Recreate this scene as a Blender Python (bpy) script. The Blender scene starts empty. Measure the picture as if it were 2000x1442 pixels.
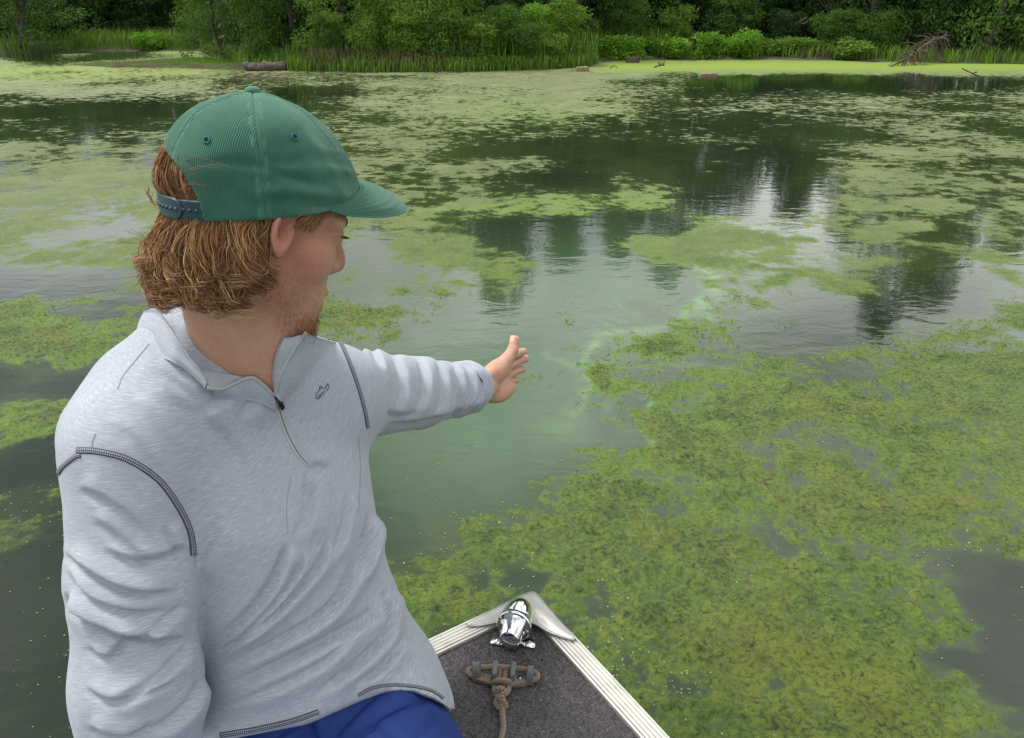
import bpy, bmesh, math, random
import numpy as np
from mathutils import Vector, Matrix
from mathutils.bvhtree import BVHTree

random.seed(7); RNG = np.random.default_rng(7)
scene = bpy.context.scene
COL = scene.collection
R = math.radians

# ------------------------------------------------------------------ camera
FOC = 1570.0                                     # focal length in pixels of the 2000 x 1442 photograph
CAM = np.array([0.0, 0.0, 1.45])
TILT = math.atan(721 / FOC)
cam_data = bpy.data.cameras.new('camera'); cam = bpy.data.objects.new('camera', cam_data); COL.objects.link(cam)
cam.location = CAM; cam.rotation_euler = (math.pi / 2 - TILT, 0, 0)
cam_data.sensor_fit = 'HORIZONTAL'; cam_data.sensor_width = 36; cam_data.lens = 36 * FOC / 2000
cam_data.clip_start = 0.02; cam_data.clip_end = 600
scene.camera = cam

# ------------------------------------------------------------------ sky and sun (overcast)
SUN_EL, SUN_AZ = R(60), R(-70)                    # azimuth measured from +Y towards +X
world = bpy.data.worlds.new('World'); scene.world = world; world.use_nodes = True
wt = world.node_tree; wt.nodes.clear()
def wn(t, **kw):
    n = wt.nodes.new(t)
    for k, v in kw.items(): setattr(n, k, v)
    return n
w_out = wn('ShaderNodeOutputWorld'); w_bg = wn('ShaderNodeBackground'); w_bg.inputs['Strength'].default_value = 0.1
w_sky = wn('ShaderNodeTexSky', sky_type='NISHITA', sun_disc=False, sun_elevation=SUN_EL, sun_rotation=SUN_AZ)
w_tc = wn('ShaderNodeTexCoord'); w_map = wn('ShaderNodeMapping'); w_map.inputs['Scale'].default_value = (1, 1, 2.2)
w_map.inputs['Location'].default_value = (3.05, 0.2, 0.0)
w_no = wn('ShaderNodeTexNoise'); w_no.inputs['Scale'].default_value = 1.7; w_no.inputs['Detail'].default_value = 5; w_no.inputs['Roughness'].default_value = 0.52
w_no.inputs['Distortion'].default_value = 0.3
w_ramp = wn('ShaderNodeValToRGB')
cr = w_ramp.color_ramp; cr.elements[0].position = 0.34; cr.elements[0].color = (0.40, 0.43, 0.46, 1)
cr.elements[1].position = 0.68; cr.elements[1].color = (2.1, 2.1, 2.02, 1)
w_mul = wn('ShaderNodeVectorMath', operation='SCALE'); w_mul.inputs['Scale'].default_value = 9.0
w_mix = wn('ShaderNodeMix', data_type='RGBA'); w_mix.inputs[0].default_value = 0.88
L = wt.links.new
L(w_tc.outputs['Generated'], w_map.inputs['Vector']); L(w_map.outputs[0], w_no.inputs['Vector'])
L(w_no.outputs['Fac'], w_ramp.inputs['Fac']); L(w_ramp.outputs['Color'], w_mul.inputs[0])
L(w_sky.outputs['Color'], w_mix.inputs[6]); L(w_mul.outputs[0], w_mix.inputs[7])
L(w_mix.outputs[2], w_bg.inputs['Color']); L(w_bg.outputs[0], w_out.inputs['Surface'])
sd = bpy.data.lights.new('sun', 'SUN'); sun = bpy.data.objects.new('sun', sd); COL.objects.link(sun)
sd.energy = 3.1; sd.angle = R(15); sd.color = (1.0, 0.96, 0.9)
sdir = Vector((math.cos(SUN_EL) * math.sin(SUN_AZ), math.cos(SUN_EL) * math.cos(SUN_AZ), math.sin(SUN_EL)))
sun.rotation_euler = sdir.to_track_quat('Z', 'Y').to_euler(); sun.location = (0, 0, 20)

scene.view_settings.view_transform = 'Standard'; scene.view_settings.look = 'None'
scene.view_settings.gamma = 1; scene.view_settings.use_curve_mapping = False
scene.view_settings.exposure = 0.36

# ------------------------------------------------------------------ geometry helpers
ct, st = math.cos(TILT), math.sin(TILT)
def P(px, py, d):
    """World point seen at a pixel of the photograph, at depth d along the optical axis."""
    X = (px - 1000) / FOC * d; Y = -(py - 721) / FOC * d
    return np.array([X, ct * d + st * Y, CAM[2] - st * d + ct * Y])
def on_plane(px, py, z=0.0):
    a = P(px, py, 1.0) - CAM
    return CAM + a * ((z - CAM[2]) / a[2])
def project(v):
    v = np.asarray(v, dtype=np.float64) - CAM
    d = v[..., 1] * ct - v[..., 2] * st; Y = v[..., 1] * st + v[..., 2] * ct
    return 1000 + FOC * v[..., 0] / d, 721 - FOC * Y / d, d

def link(o, parent=None):
    COL.objects.link(o)
    if parent is not None: o.parent = parent
    return o
def tag(o, label=None, cat=None, group=None, kind=None):
    if label: o['label'] = label
    if cat: o['category'] = cat
    if group: o['group'] = group
    if kind: o['kind'] = kind
    return o
def empty(name, loc=(0, 0, 0), label=None, cat=None, group=None, rz=0):
    o = bpy.data.objects.new(name, None); o.empty_display_size = 0.05
    link(o); o.location = loc; o.rotation_euler = (0, 0, rz)
    return tag(o, label, cat, group)
def mesh_data(name, verts, faces, mat=None, smooth=True, attrs=None):
    me = bpy.data.meshes.new(name)
    verts = np.asarray(verts, dtype=np.float32)
    if isinstance(faces, np.ndarray):
        nf, k = faces.shape
        me.vertices.add(len(verts)); me.vertices.foreach_set('co', verts.ravel())
        me.loops.add(nf * k); me.loops.foreach_set('vertex_index', faces.astype(np.int32).ravel())
        me.polygons.add(nf); me.polygons.foreach_set('loop_start', np.arange(0, nf * k, k, dtype=np.int32))
        me.update(calc_edges=True)
    else:
        me.from_pydata([tuple(map(float, v)) for v in verts], [], faces)
    me.polygons.foreach_set('use_smooth', np.full(len(me.polygons), smooth))
    if attrs:
        for k, v in attrs.items():
            v = np.asarray(v, dtype=np.float32)
            if v.ndim == 2:
                if v.shape[1] == 3: v = np.hstack([v, np.ones((len(v), 1), np.float32)])
                a = me.attributes.new(k, 'FLOAT_COLOR', 'POINT'); a.data.foreach_set('color', v.ravel())
            else:
                a = me.attributes.new(k, 'FLOAT', 'POINT'); a.data.foreach_set('value', v)
    if mat: me.materials.append(mat)
    me.update()
    return me
def mesh_obj(name, verts, faces, mat=None, parent=None, smooth=True, attrs=None):
    verts = np.asarray(verts, dtype=np.float64)
    if parent is not None:
        pm = np.array(world_mat(parent).inverted()); verts = verts @ pm[:3, :3].T + pm[:3, 3]
    return link(bpy.data.objects.new(name, mesh_data(name, verts, faces, mat, smooth, attrs)), parent)
def world_mat(o):
    m = Matrix.LocRotScale(o.location, o.rotation_euler, o.scale)
    return world_mat(o.parent) @ m if o.parent is not None else m
def grid_faces(nu, nv, wrap_u=False):
    """Quads of a grid whose vertex (i, j) sits at i * nv + j."""
    iu = np.arange(nu if wrap_u else nu - 1); jv = np.arange(nv - 1)
    I, J = np.meshgrid(iu, jv, indexing='ij'); I2 = (I + 1) % nu
    return np.stack([I * nv + J, I2 * nv + J, I2 * nv + J + 1, I * nv + J + 1], -1).reshape(-1, 4)
def norm(v):
    v = np.asarray(v, dtype=np.float64)
    return v / np.maximum(np.linalg.norm(v, axis=-1, keepdims=True), 1e-9)
def catmull(pts, n, closed=False):
    """Resample a polyline with a smooth curve to n points."""
    p = np.asarray(pts, dtype=np.float64)
    if closed: p = np.vstack([p[-1], p, p[0], p[1]])
    else: p = np.vstack([2 * p[0] - p[1], p, 2 * p[-1] - p[-2]])
    k = len(p) - 3; out = []
    for t in np.linspace(0, k - 1e-6, n):
        i = int(t); u = t - i; a, b, c, d = p[i:i + 4]
        out.append(0.5 * (2 * b + (c - a) * u + (2 * a - 5 * b + 4 * c - d) * u * u + (3 * b - a - 3 * c + d) * u ** 3))
    return np.array(out)
def tube(path, rad, sides=8, closed=False, caps=True):
    """Verts and quads of a tube along a path; rad may vary."""
    p = np.asarray(path, dtype=np.float64); n = len(p)
    rad = np.broadcast_to(np.asarray(rad, dtype=np.float64), (n,))
    t = norm(np.roll(p, -1, 0) - np.roll(p, 1, 0)) if closed else norm(np.gradient(p, axis=0))
    ref = np.array([0, 0, 1.0]) if abs(t[0][2]) < 0.9 else np.array([1.0, 0, 0])
    nrm = np.zeros_like(p); u = norm(np.cross(t[0], ref))
    for i in range(n):
        u = norm(u - t[i] * np.dot(u, t[i])); nrm[i] = u
    bi = np.cross(t, nrm); a = np.linspace(0, 2 * np.pi, sides, endpoint=False)
    v = p[:, None] + rad[:, None, None] * (np.cos(a)[None, :, None] * nrm[:, None] + np.sin(a)[None, :, None] * bi[:, None])
    v = v.reshape(-1, 3)
    f = []
    for i in range(n if closed else n - 1):
        for j in range(sides):
            f.append((i * sides + j, i * sides + (j + 1) % sides, ((i + 1) % n) * sides + (j + 1) % sides, ((i + 1) % n) * sides + j))
    if caps and not closed:
        f.append(tuple(range(sides - 1, -1, -1))); f.append(tuple((n - 1) * sides + j for j in range(sides)))
    return v, f
def lathe(prof, axis_o, axis_d, sides=32):
    """prof: (along, radius) pairs; closed ends if radius 0."""
    axis_d = norm(axis_d); ref = np.array([0, 0, 1.0]) if abs(axis_d[2]) < 0.9 else np.array([1.0, 0, 0])
    u = norm(np.cross(axis_d, ref)); w = np.cross(axis_d, u); a = np.linspace(0, 2 * np.pi, sides, endpoint=False)
    pr = np.asarray(prof, dtype=np.float64)
    v = axis_o + pr[:, 0, None, None] * axis_d + pr[:, 1, None, None] * (np.cos(a)[None, :, None] * u + np.sin(a)[None, :, None] * w)
    return v.reshape(-1, 3), [(i * sides + j, i * sides + (j + 1) % sides, (i + 1) * sides + (j + 1) % sides, (i + 1) * sides + j)
                              for i in range(len(pr) - 1) for j in range(sides)]
class Bag:
    """Collects pieces that belong to one mesh."""
    def __init__(s): s.v, s.f, s.n = [], [], 0
    def add(s, vf):
        v, f = vf; s.v.append(np.asarray(v, dtype=np.float64)); s.f += [tuple(int(i) + s.n for i in q) for q in f]; s.n += len(v); return s
    def build(s, name, mat, parent=None, smooth=True):
        return mesh_obj(name, np.vstack(s.v), s.f, mat, parent, smooth)
def box(c, ax, ay, az, sx, sy, sz, bev=0.0):
    c = np.asarray(c, dtype=np.float64); bm = bmesh.new(); bmesh.ops.create_cube(bm, size=1)
    for v in bm.verts: v.co = Vector((v.co.x * sx, v.co.y * sy, v.co.z * sz))
    if bev: bmesh.ops.bevel(bm, geom=bm.edges[:], offset=bev, segments=2, affect='EDGES')
    bm.verts.index_update()
    v = np.array([v.co[:] for v in bm.verts]); f = [tuple(x.index for x in q.verts) for q in bm.faces]; bm.free()
    return c + v[:, :1] * ax + v[:, 1:2] * ay + v[:, 2:] * az, f

# value noise in numpy (2-D and 3-D)
def _hash(ix, iy, iz, seed):
    h = (ix.astype(np.int64) * 374761393 + iy.astype(np.int64) * 668265263 + iz.astype(np.int64) * 2147483647 + seed * 1274126177) & 0xFFFFFFFF
    h = ((h ^ (h >> 13)) * 1274126177) & 0xFFFFFFFF
    h = ((h ^ (h >> 16)) * 2246822519) & 0xFFFFFFFF
    return ((h ^ (h >> 15)) & 0xFFFFFF) / float(0xFFFFFF)
def noise2(x, y, seed=0):
    ix, iy = np.floor(x), np.floor(y); fx, fy = x - ix, y - iy
    fx = fx * fx * fx * (fx * (fx * 6 - 15) + 10); fy = fy * fy * fy * (fy * (fy * 6 - 15) + 10); z = np.zeros_like(ix)
    a = _hash(ix, iy, z, seed); b = _hash(ix + 1, iy, z, seed); c = _hash(ix, iy + 1, z, seed); d = _hash(ix + 1, iy + 1, z, seed)
    return ((a * (1 - fx) + b * fx) * (1 - fy) + (c * (1 - fx) + d * fx) * fy) * 2 - 1
def noise3(p, seed=0):
    i = np.floor(p); f = p - i; f = f * f * (3 - 2 * f)
    out = 0
    for dx in (0, 1):
        for dy in (0, 1):
            for dz in (0, 1):
                w = (f[..., 0] if dx else 1 - f[..., 0]) * (f[..., 1] if dy else 1 - f[..., 1]) * (f[..., 2] if dz else 1 - f[..., 2])
                out = out + w * _hash(i[..., 0] + dx, i[..., 1] + dy, i[..., 2] + dz, seed)
    return out * 2 - 1
def sstep(a, b, x):
    t = np.clip((x - a) / (b - a), 0, 1); return t * t * (3 - 2 * t)

# signed distance fields and surface extraction
def smin(a, b, k):
    h = np.clip(0.5 + 0.5 * (b - a) / k, 0, 1); return b * (1 - h) + a * h - k * h * (1 - h)
def cone(p, a, b, ra, rb):
    a = np.asarray(a, np.float32); b = np.asarray(b, np.float32); pa = p - a; ba = b - a
    h = np.clip((pa @ ba) / float(ba @ ba), 0, 1)
    return np.linalg.norm(pa - h[..., None] * ba, axis=-1) - (ra + (rb - ra) * h)
def ell(p, c, r, ax=None):
    q = p - np.asarray(c, np.float32)
    if ax is not None: q = q @ np.asarray(ax, np.float32).T
    r = np.asarray(r, np.float32); k0 = np.linalg.norm(q / r, axis=-1); k1 = np.linalg.norm(q / (r * r), axis=-1)
    return k0 * (k0 - 1) / np.maximum(k1, 1e-6)
def sd_grid(lo, hi, h):
    n = np.ceil((np.asarray(hi) - np.asarray(lo)) / h).astype(int) + 1
    ax = [np.float32(lo[i]) + np.arange(n[i], dtype=np.float32) * np.float32(h) for i in range(3)]
    return np.stack(np.meshgrid(*ax, indexing='ij'), -1)
def surface_nets(f, lo, h):
    s = f < 0; c = np.zeros(tuple(np.array(f.shape) - 1), np.int8); n0, n1, n2 = c.shape
    cor = [(i, j, k) for i in (0, 1) for j in (0, 1) for k in (0, 1)]
    for i, j, k in cor: c += s[i:i + n0, j:j + n1, k:k + n2]
    mixed = (c > 0) & (c < 8); idx = np.argwhere(mixed); acc = np.zeros((len(idx), 3)); cnt = np.zeros(len(idx))
    for a in cor:
        for b in cor:
            if sum(b) - sum(a) == 1 and sum(abs(x - y) for x, y in zip(a, b)) == 1:
                fa = f[idx[:, 0] + a[0], idx[:, 1] + a[1], idx[:, 2] + a[2]].astype(np.float64); fb = f[idx[:, 0] + b[0], idx[:, 1] + b[1], idx[:, 2] + b[2]].astype(np.float64)
                cr_ = (fa < 0) != (fb < 0); t = np.where(cr_, fa / np.where(fa == fb, 1, fa - fb), 0)
                acc += np.where(cr_[:, None], np.array(a) + (np.array(b) - np.array(a)) * t[:, None], 0); cnt += cr_
    v = np.asarray(lo) + (idx + acc / cnt[:, None]) * h
    vid = np.full(c.shape, -1, np.int64); vid[mixed] = np.arange(len(idx)); quads = []
    for ax in range(3):
        sl0 = [slice(None)] * 3; sl1 = [slice(None)] * 3; sl0[ax] = slice(0, -1); sl1[ax] = slice(1, None)
        e = np.argwhere(s[tuple(sl0)] != s[tuple(sl1)]); o1, o2 = (ax + 1) % 3, (ax + 2) % 3
        e = e[(e[:, o1] > 0) & (e[:, o2] > 0) & (e[:, o1] < f.shape[o1] - 1) & (e[:, o2] < f.shape[o2] - 1)]
        d1 = np.zeros(3, int); d1[o1] = 1; d2 = np.zeros(3, int); d2[o2] = 1
        g = lambda q: vid[q[:, 0], q[:, 1], q[:, 2]]
        quad = np.stack([g(e - d1 - d2), g(e - d2), g(e), g(e - d1)], -1)
        flip = ~s[e[:, 0], e[:, 1], e[:, 2]]
        quad[flip] = quad[flip][:, ::-1]; quads.append(quad)
    return v, np.vstack(quads)
def vert_normals(v, f):
    n = np.zeros_like(v); a = v[f[:, 2]] - v[f[:, 0]]; b = v[f[:, 3]] - v[f[:, 1]]; fn = np.cross(a, b)
    for k in range(4): np.add.at(n, f[:, k], fn)
    return norm(n)
def relax(v, f, it=2, lam=0.5):
    e = np.vstack([f[:, [0, 1]], f[:, [1, 2]], f[:, [2, 3]], f[:, [3, 0]]]); deg = np.zeros(len(v))
    np.add.at(deg, e[:, 0], 1); np.add.at(deg, e[:, 1], 1)
    for i in range(it):
        s = np.zeros_like(v); np.add.at(s, e[:, 0], v[e[:, 1]]); np.add.at(s, e[:, 1], v[e[:, 0]])
        v = v + lam * (s / np.maximum(deg, 1)[:, None] - v)
    return v
def subdivided(v, f, levels=1):
    me = mesh_data('tmp', v, f); o = bpy.data.objects.new('tmp', me); COL.objects.link(o)
    m = o.modifiers.new('s', 'SUBSURF'); m.levels = levels; m.render_levels = levels
    dg = bpy.context.evaluated_depsgraph_get(); ev = o.evaluated_get(dg); me2 = ev.to_mesh()
    vv = np.zeros(len(me2.vertices) * 3, np.float32); me2.vertices.foreach_get('co', vv)
    ff = np.zeros(len(me2.loops), np.int32); me2.loops.foreach_get('vertex_index', ff)
    ev.to_mesh_clear(); bpy.data.objects.remove(o); bpy.data.meshes.remove(me)
    return vv.reshape(-1, 3).astype(np.float64), ff.reshape(-1, 4)
def poly_dist(x, y, poly):
    """Distance to a polyline in a plane, with sign (left +) and position 0..1 along it."""
    poly = np.asarray(poly, dtype=np.float64); best = np.full(x.shape, 1e9); sg = np.zeros(x.shape); tt = np.zeros(x.shape); n = len(poly) - 1
    for i in range(n):
        a, b = poly[i], poly[i + 1]; d = b - a; l2 = d @ d + 1e-12
        h = np.clip(((x - a[0]) * d[0] + (y - a[1]) * d[1]) / l2, 0, 1)
        qx, qy = x - a[0] - h * d[0], y - a[1] - h * d[1]; q = np.hypot(qx, qy); m = q < best
        best = np.where(m, q, best); sg = np.where(m, np.sign(d[0] * (y - a[1]) - d[1] * (x - a[0])), sg); tt = np.where(m, (i + h) / n, tt)
    return best, sg, tt

# ------------------------------------------------------------------ materials
class Mat:
    def __init__(s, name):
        s.m = bpy.data.materials.new(name); s.m.use_nodes = True; s.t = s.m.node_tree; s.b = s.t.nodes['Principled BSDF']; s.out = s.t.nodes['Material Output']
    def n(s, typ, ins=None, **kw):
        nd = s.t.nodes.new(typ)
        for k, v in kw.items(): setattr(nd, k, v)
        for k, v in (ins or {}).items(): s.put(nd.inputs[k], v)
        return nd
    def put(s, sock, v):
        if isinstance(v, bpy.types.NodeSocket): s.t.links.new(v, sock)
        else: sock.default_value = v
    def set(s, **kw):
        for k, v in kw.items(): s.put(s.b.inputs[k.replace('_', ' ')], v)
        return s
    def attr(s, name, col=False): return s.n('ShaderNodeAttribute', attribute_name=name).outputs['Color' if col else 'Fac']
    def coord(s, kind='Object', scale=(1, 1, 1), loc=(0, 0, 0)):
        return s.n('ShaderNodeMapping', {'Vector': s.n('ShaderNodeTexCoord').outputs[kind], 'Scale': scale, 'Location': loc}).outputs[0]
    def noise(s, vec, scale, detail=3, rough=0.5, dist=0):
        return s.n('ShaderNodeTexNoise', {'Vector': vec, 'Scale': scale, 'Detail': detail, 'Roughness': rough, 'Distortion': dist}).outputs['Fac']
    def ramp(s, fac, stops, interp='LINEAR'):
        nd = s.n('ShaderNodeValToRGB', {'Fac': fac}); c = nd.color_ramp; c.interpolation = interp
        while len(c.elements) < len(stops): c.elements.new(0.5)
        for e, (p, col) in zip(c.elements, stops):
            e.position = p; e.color = (col if hasattr(col, '__len__') else (col,) * 3) + (1,) if not hasattr(col, '__len__') or len(col) == 3 else col
        return nd.outputs['Color']
    def mix(s, fac, a, b, mode='MIX'):
        nd = s.n('ShaderNodeMix', data_type='RGBA', blend_type=mode)
        s.put(nd.inputs[0], fac)
        for i, v in ((6, a), (7, b)): s.put(nd.inputs[i], v if isinstance(v, bpy.types.NodeSocket) or len(v) == 4 else tuple(v) + (1,))
        return nd.outputs[2]
    def math(s, op, a, b=0.0, clamp=False):
        nd = s.n('ShaderNodeMath', operation=op, use_clamp=clamp); s.put(nd.inputs[0], a); s.put(nd.inputs[1], b); return nd.outputs[0]
    def bump(s, h, dist=0.001, strength=1.0, normal=None):
        nd = s.n('ShaderNodeBump', {'Height': h, 'Distance': dist, 'Strength': strength})
        if normal is not None: s.put(nd.inputs['Normal'], normal)
        s.put(s.b.inputs['Normal'], nd.outputs[0]); return nd.outputs[0]
def simple(name, col, rough=0.5, metal=0.0, nscale=0, namp=0.15, bump=0.0):
    m = Mat(name)
    if nscale:
        f = m.noise(m.coord(), nscale, 4, 0.6); lo = tuple(c * (1 - namp) for c in col); hi = tuple(min(1, c * (1 + namp)) for c in col)
        m.set(Base_Color=m.ramp(f, [(0.3, lo), (0.7, hi)]))
        if bump: m.bump(f, bump)
    else: m.set(Base_Color=tuple(col) + (1,))
    m.set(Roughness=rough, Metallic=metal)
    return m.m
# ================================================================== the pond
# open water, weed and the paler films on it are laid out by a list of places: (photo x, photo y, cover -1..1)
COVER = [
(0,100,-.2),(150,100,.6),(400,100,.8),(60,110,-.7),(200,112,-.5),(0,128,.4),(200,130,.4),(330,128,.3),(400,140,.4),(600,150,.1),(800,150,.2),(950,150,.5),(1100,140,.7),(1180,130,1),(1400,130,1),(1700,130,1),(2000,130,1),(1250,137,1),(1300,124,1),(1550,124,1.2),(1550,133,1.3),(1600,128,1.2),(1700,136,1),(1850,130,1),(1850,138,1),(1480,137,1.2),(1930,133,1),(1400,140,.8),(1450,155,-.9),(1530,156,-.95),(1680,156,-.95),(1760,157,-.9),(1930,160,-.7),(1320,153,-.1),(1380,154,-.6),
(0,160,.45),(150,170,.25),(300,160,.1),(450,170,.0),(620,185,-.5),(800,175,.3),(950,170,.5),(1100,165,.4),(1250,165,.1),(1400,158,-.8),(1600,158,-.95),(1850,160,-.8),(2000,165,-.3),
(0,205,-.3),(150,215,-.4),(300,210,-.35),(650,215,.1),(750,205,.4),(900,205,.5),(1050,200,.55),(1200,205,.2),(1320,210,-.08),(1450,210,-.12),(1600,200,.0),(1750,205,.3),(1900,200,-.1),(2000,210,.1),
(0,255,-.3),(150,260,-.2),(270,260,-.2),(700,250,.1),(850,255,.2),(1000,245,.0),(1150,250,-.12),(1300,255,-.16),(1450,255,-.18),(1580,255,-.1),(1700,245,.05),(1850,250,.0),(2000,260,.0),
(0,310,.25),(130,320,.3),(260,320,.3),(720,310,.1),(850,320,.1),(1000,315,.1),(1150,300,-.2),(1300,300,-.22),(1430,310,-.3),(1530,300,-.6),(1650,300,.0),(1780,300,.15),(1900,305,.0),(2000,300,.2),
(0,360,.25),(130,370,.22),(270,360,.25),(720,355,.2),(850,360,.15),(1000,350,-.2),(1120,352,-.5),(1250,345,.1),(1380,345,-.4),(1500,340,-.8),(1580,352,-.3),(1700,355,.55),(1850,350,.35),(2000,360,.3),
(0,400,.28),(130,410,.2),(260,410,.3),(800,400,.3),(950,400,.5),(1100,395,.55),(1250,395,.4),(1400,398,-.6),(1500,385,-.9),(1560,380,-.5),(1650,400,.55),(1800,400,.5),(1900,395,.1),(2000,410,.4),
(0,450,.35),(130,450,.25),(260,450,.35),(700,450,.4),(820,440,.4),(900,455,.1),(980,455,-.7),(1100,455,-.9),(1200,440,-.5),(1300,445,-.6),(1400,440,.3),(1540,440,.2),(1660,440,.6),(1780,440,.5),(1850,455,-.1),(2000,450,.5),
(0,500,.5),(130,505,.3),(260,500,.4),(690,500,.15),(800,500,.5),(900,500,.4),(1000,510,.2),(1070,490,-1),(1180,500,-1),(1260,480,.3),(1350,490,.65),(1480,490,.6),(1620,480,.4),(1660,515,.25),(1760,500,.6),(1860,490,.3),(1960,500,.5),
(0,560,-.75),(150,560,-.8),(250,550,-.3),(690,560,.1),(800,550,.5),(900,550,.35),(990,550,.1),(1060,560,-1),(1200,560,-1),(1330,560,-.8),(1400,550,.5),(1500,560,.6),(1620,560,.5),(1700,540,.2),(1770,555,-.4),(1850,560,-.8),(1930,550,-.3),(2000,540,.4),
(0,610,.3),(130,605,.2),(230,600,-.5),(650,610,.4),(750,605,.25),(830,602,.1),(900,615,-.95),(1050,610,-1),(1180,610,-.9),(1250,600,.1),(1350,600,.1),(1450,590,.5),(1500,630,-.4),(1600,630,-.8),(1720,620,-.9),(1800,600,-.85),(1900,605,-.5),(1980,600,.3),
(0,660,.4),(90,650,.55),(180,660,.5),(240,650,.1),(660,650,.5),(740,660,.2),(820,660,-1),(1000,660,-1),(1150,660,-.8),(1220,650,.4),(1320,650,.6),(1420,640,.2),(1500,665,-.5),(1600,660,-.7),(1700,655,-.6),(1800,650,.5),(1900,645,.5),(2000,640,.6),
(60,710,.55),(150,700,.5),(0,740,-.6),(130,760,-.8),(760,700,-1),(900,700,-1),(1050,700,-1),(1150,690,-.7),(1220,700,-.2),(1290,690,.3),(1380,700,.1),(1450,690,.6),(1540,695,.5),(1650,700,.75),(1800,700,.75),(2000,700,.75),
(1100,750,-1),(1190,740,.1),(1250,740,.5),(1330,735,.55),(1420,745,.25),(1480,740,.1),(1560,740,.65),(1700,750,.7),(1850,750,.75),(2000,750,.75),
(50,805,.5),(110,800,.4),(120,830,-.2),(750,800,-1),(1000,800,-1),(1150,800,-.9),(1240,790,-.7),(1300,790,.5),(1400,800,.65),(1500,800,.7),(1700,800,.8),(1900,810,.7),
(0,850,.35),(90,860,-.6),(750,860,-1),(950,860,-1),(1150,850,-1),(1230,850,-.6),(1290,840,.45),(1400,850,.55),(1580,860,.45),(1650,868,.25),(1800,860,.6),(2000,860,.6),
(60,920,-.9),(750,930,-1),(900,920,-1),(1040,900,-1),(1100,910,.0),(1170,890,.35),(1240,900,.3),(1290,915,-.1),(1400,920,.6),(1600,920,.65),(1800,930,.6),(2000,920,.5),
(40,970,-.28),(90,980,-.35),(750,1000,-1),(900,980,-1),(1000,960,-.8),(1055,955,.45),(1110,980,.4),(1200,960,.6),(1400,980,.6),(1600,985,.6),(1800,990,.5),(2000,1000,.3),
(40,1030,-.3),(100,1030,-.35),(800,1050,-.9),(860,1040,.35),(940,1030,.5),(990,1010,.2),(1050,1030,.5),(1200,1040,.6),(1400,1050,.55),(1560,1060,-.15),(1650,1040,.45),(1800,1050,.4),(1900,1040,.0),(2000,1080,.3),
(50,1100,-.9),(770,1120,.2),(850,1100,.55),(950,1090,.45),(1050,1100,.55),(1200,1110,.6),(1400,1110,.5),(1600,1110,.55),(1800,1110,.5),(1900,1110,-.5),(2000,1130,-.9),
(800,1150,.55),(880,1150,.5),(960,1140,-.2),(1030,1130,-.5),(1100,1150,.4),(1250,1180,.5),(1400,1180,.5),(1550,1180,.55),(1700,1180,.55),(1830,1170,.45),(1920,1180,-.6),(2000,1200,-1),
(760,1220,.4),(850,1210,.55),(900,1230,.2),(1180,1240,.3),(1280,1260,.0),(1400,1250,.4),(1550,1250,.55),(1700,1250,.5),(1850,1250,.3),(1880,1290,-.9),(2000,1280,-1),
(1240,1310,-.1),(1330,1330,.1),(1450,1320,.35),(1500,1350,.1),(1600,1330,.55),(1750,1330,.5),(1880,1330,.0),(1960,1350,-.8),
(1320,1400,.3),(1420,1400,.4),(1550,1400,.55),(1700,1410,.55),(1830,1400,.4),(1930,1390,.1),(2000,1420,-.2),(1500,1480,.5),(1800,1480,.4),(1300,1500,.2),(300,1100,-1),(400,1400,-1),(60,1200,-1),(60,1400,-1),(500,900,-1),(500,700,-.6),(500,500,.3),(500,330,.0),(500,230,.0),(-200,400,.2),(-200,700,.3),(-200,1000,-.5),(2200,400,.3),(2200,700,.6),(2200,1000,.4),(2200,1300,-.4)]
cv = np.array(COVER, dtype=np.float64)
cw3 = np.array([on_plane(x, y)[:2] for x, y, _ in COVER])
def pol(xy):                                     # bearing and log distance on the water
    r = np.hypot(xy[..., 0], xy[..., 1]); return np.arctan2(xy[..., 0], np.maximum(xy[..., 1], 1e-3)), r
c_az, c_r = pol(cw3); c_dep = np.arctan(CAM[2] / c_r)
def cover(x, y):
    az, r = pol(np.stack([x, y], -1)); dep = np.arctan(CAM[2] / np.maximum(r, 0.05)); num = np.zeros_like(x); den = np.zeros_like(x)
    for a, d, v_ in zip(c_az, c_dep, cv[:, 2]):
        sc_ = 0.40 + 0.60 * min(1, d / 0.35)
        w_ = 1.0 / (((az - a) / 0.060) ** 2 + ((dep - d) / (0.024 * sc_)) ** 2 + 0.10) ** 2.2
        num += w_ * v_; den += w_
    return num / den
def fbm(x, y, f0, n, gain, seed, cell=None):
    out = np.zeros_like(x); a = 1.0; f = f0
    for k in range(n):
        nz = noise2(x * f + 13.7 * k, y * f + 5.1 * k, seed + k)
        if cell is not None: nz = nz * sstep(0.55, 0.25, cell * f)
        out += a * nz; a *= gain; f *= 2.03
    return out
def wl(pl): return [tuple(on_plane(*p)[:2]) for p in pl]
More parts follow.
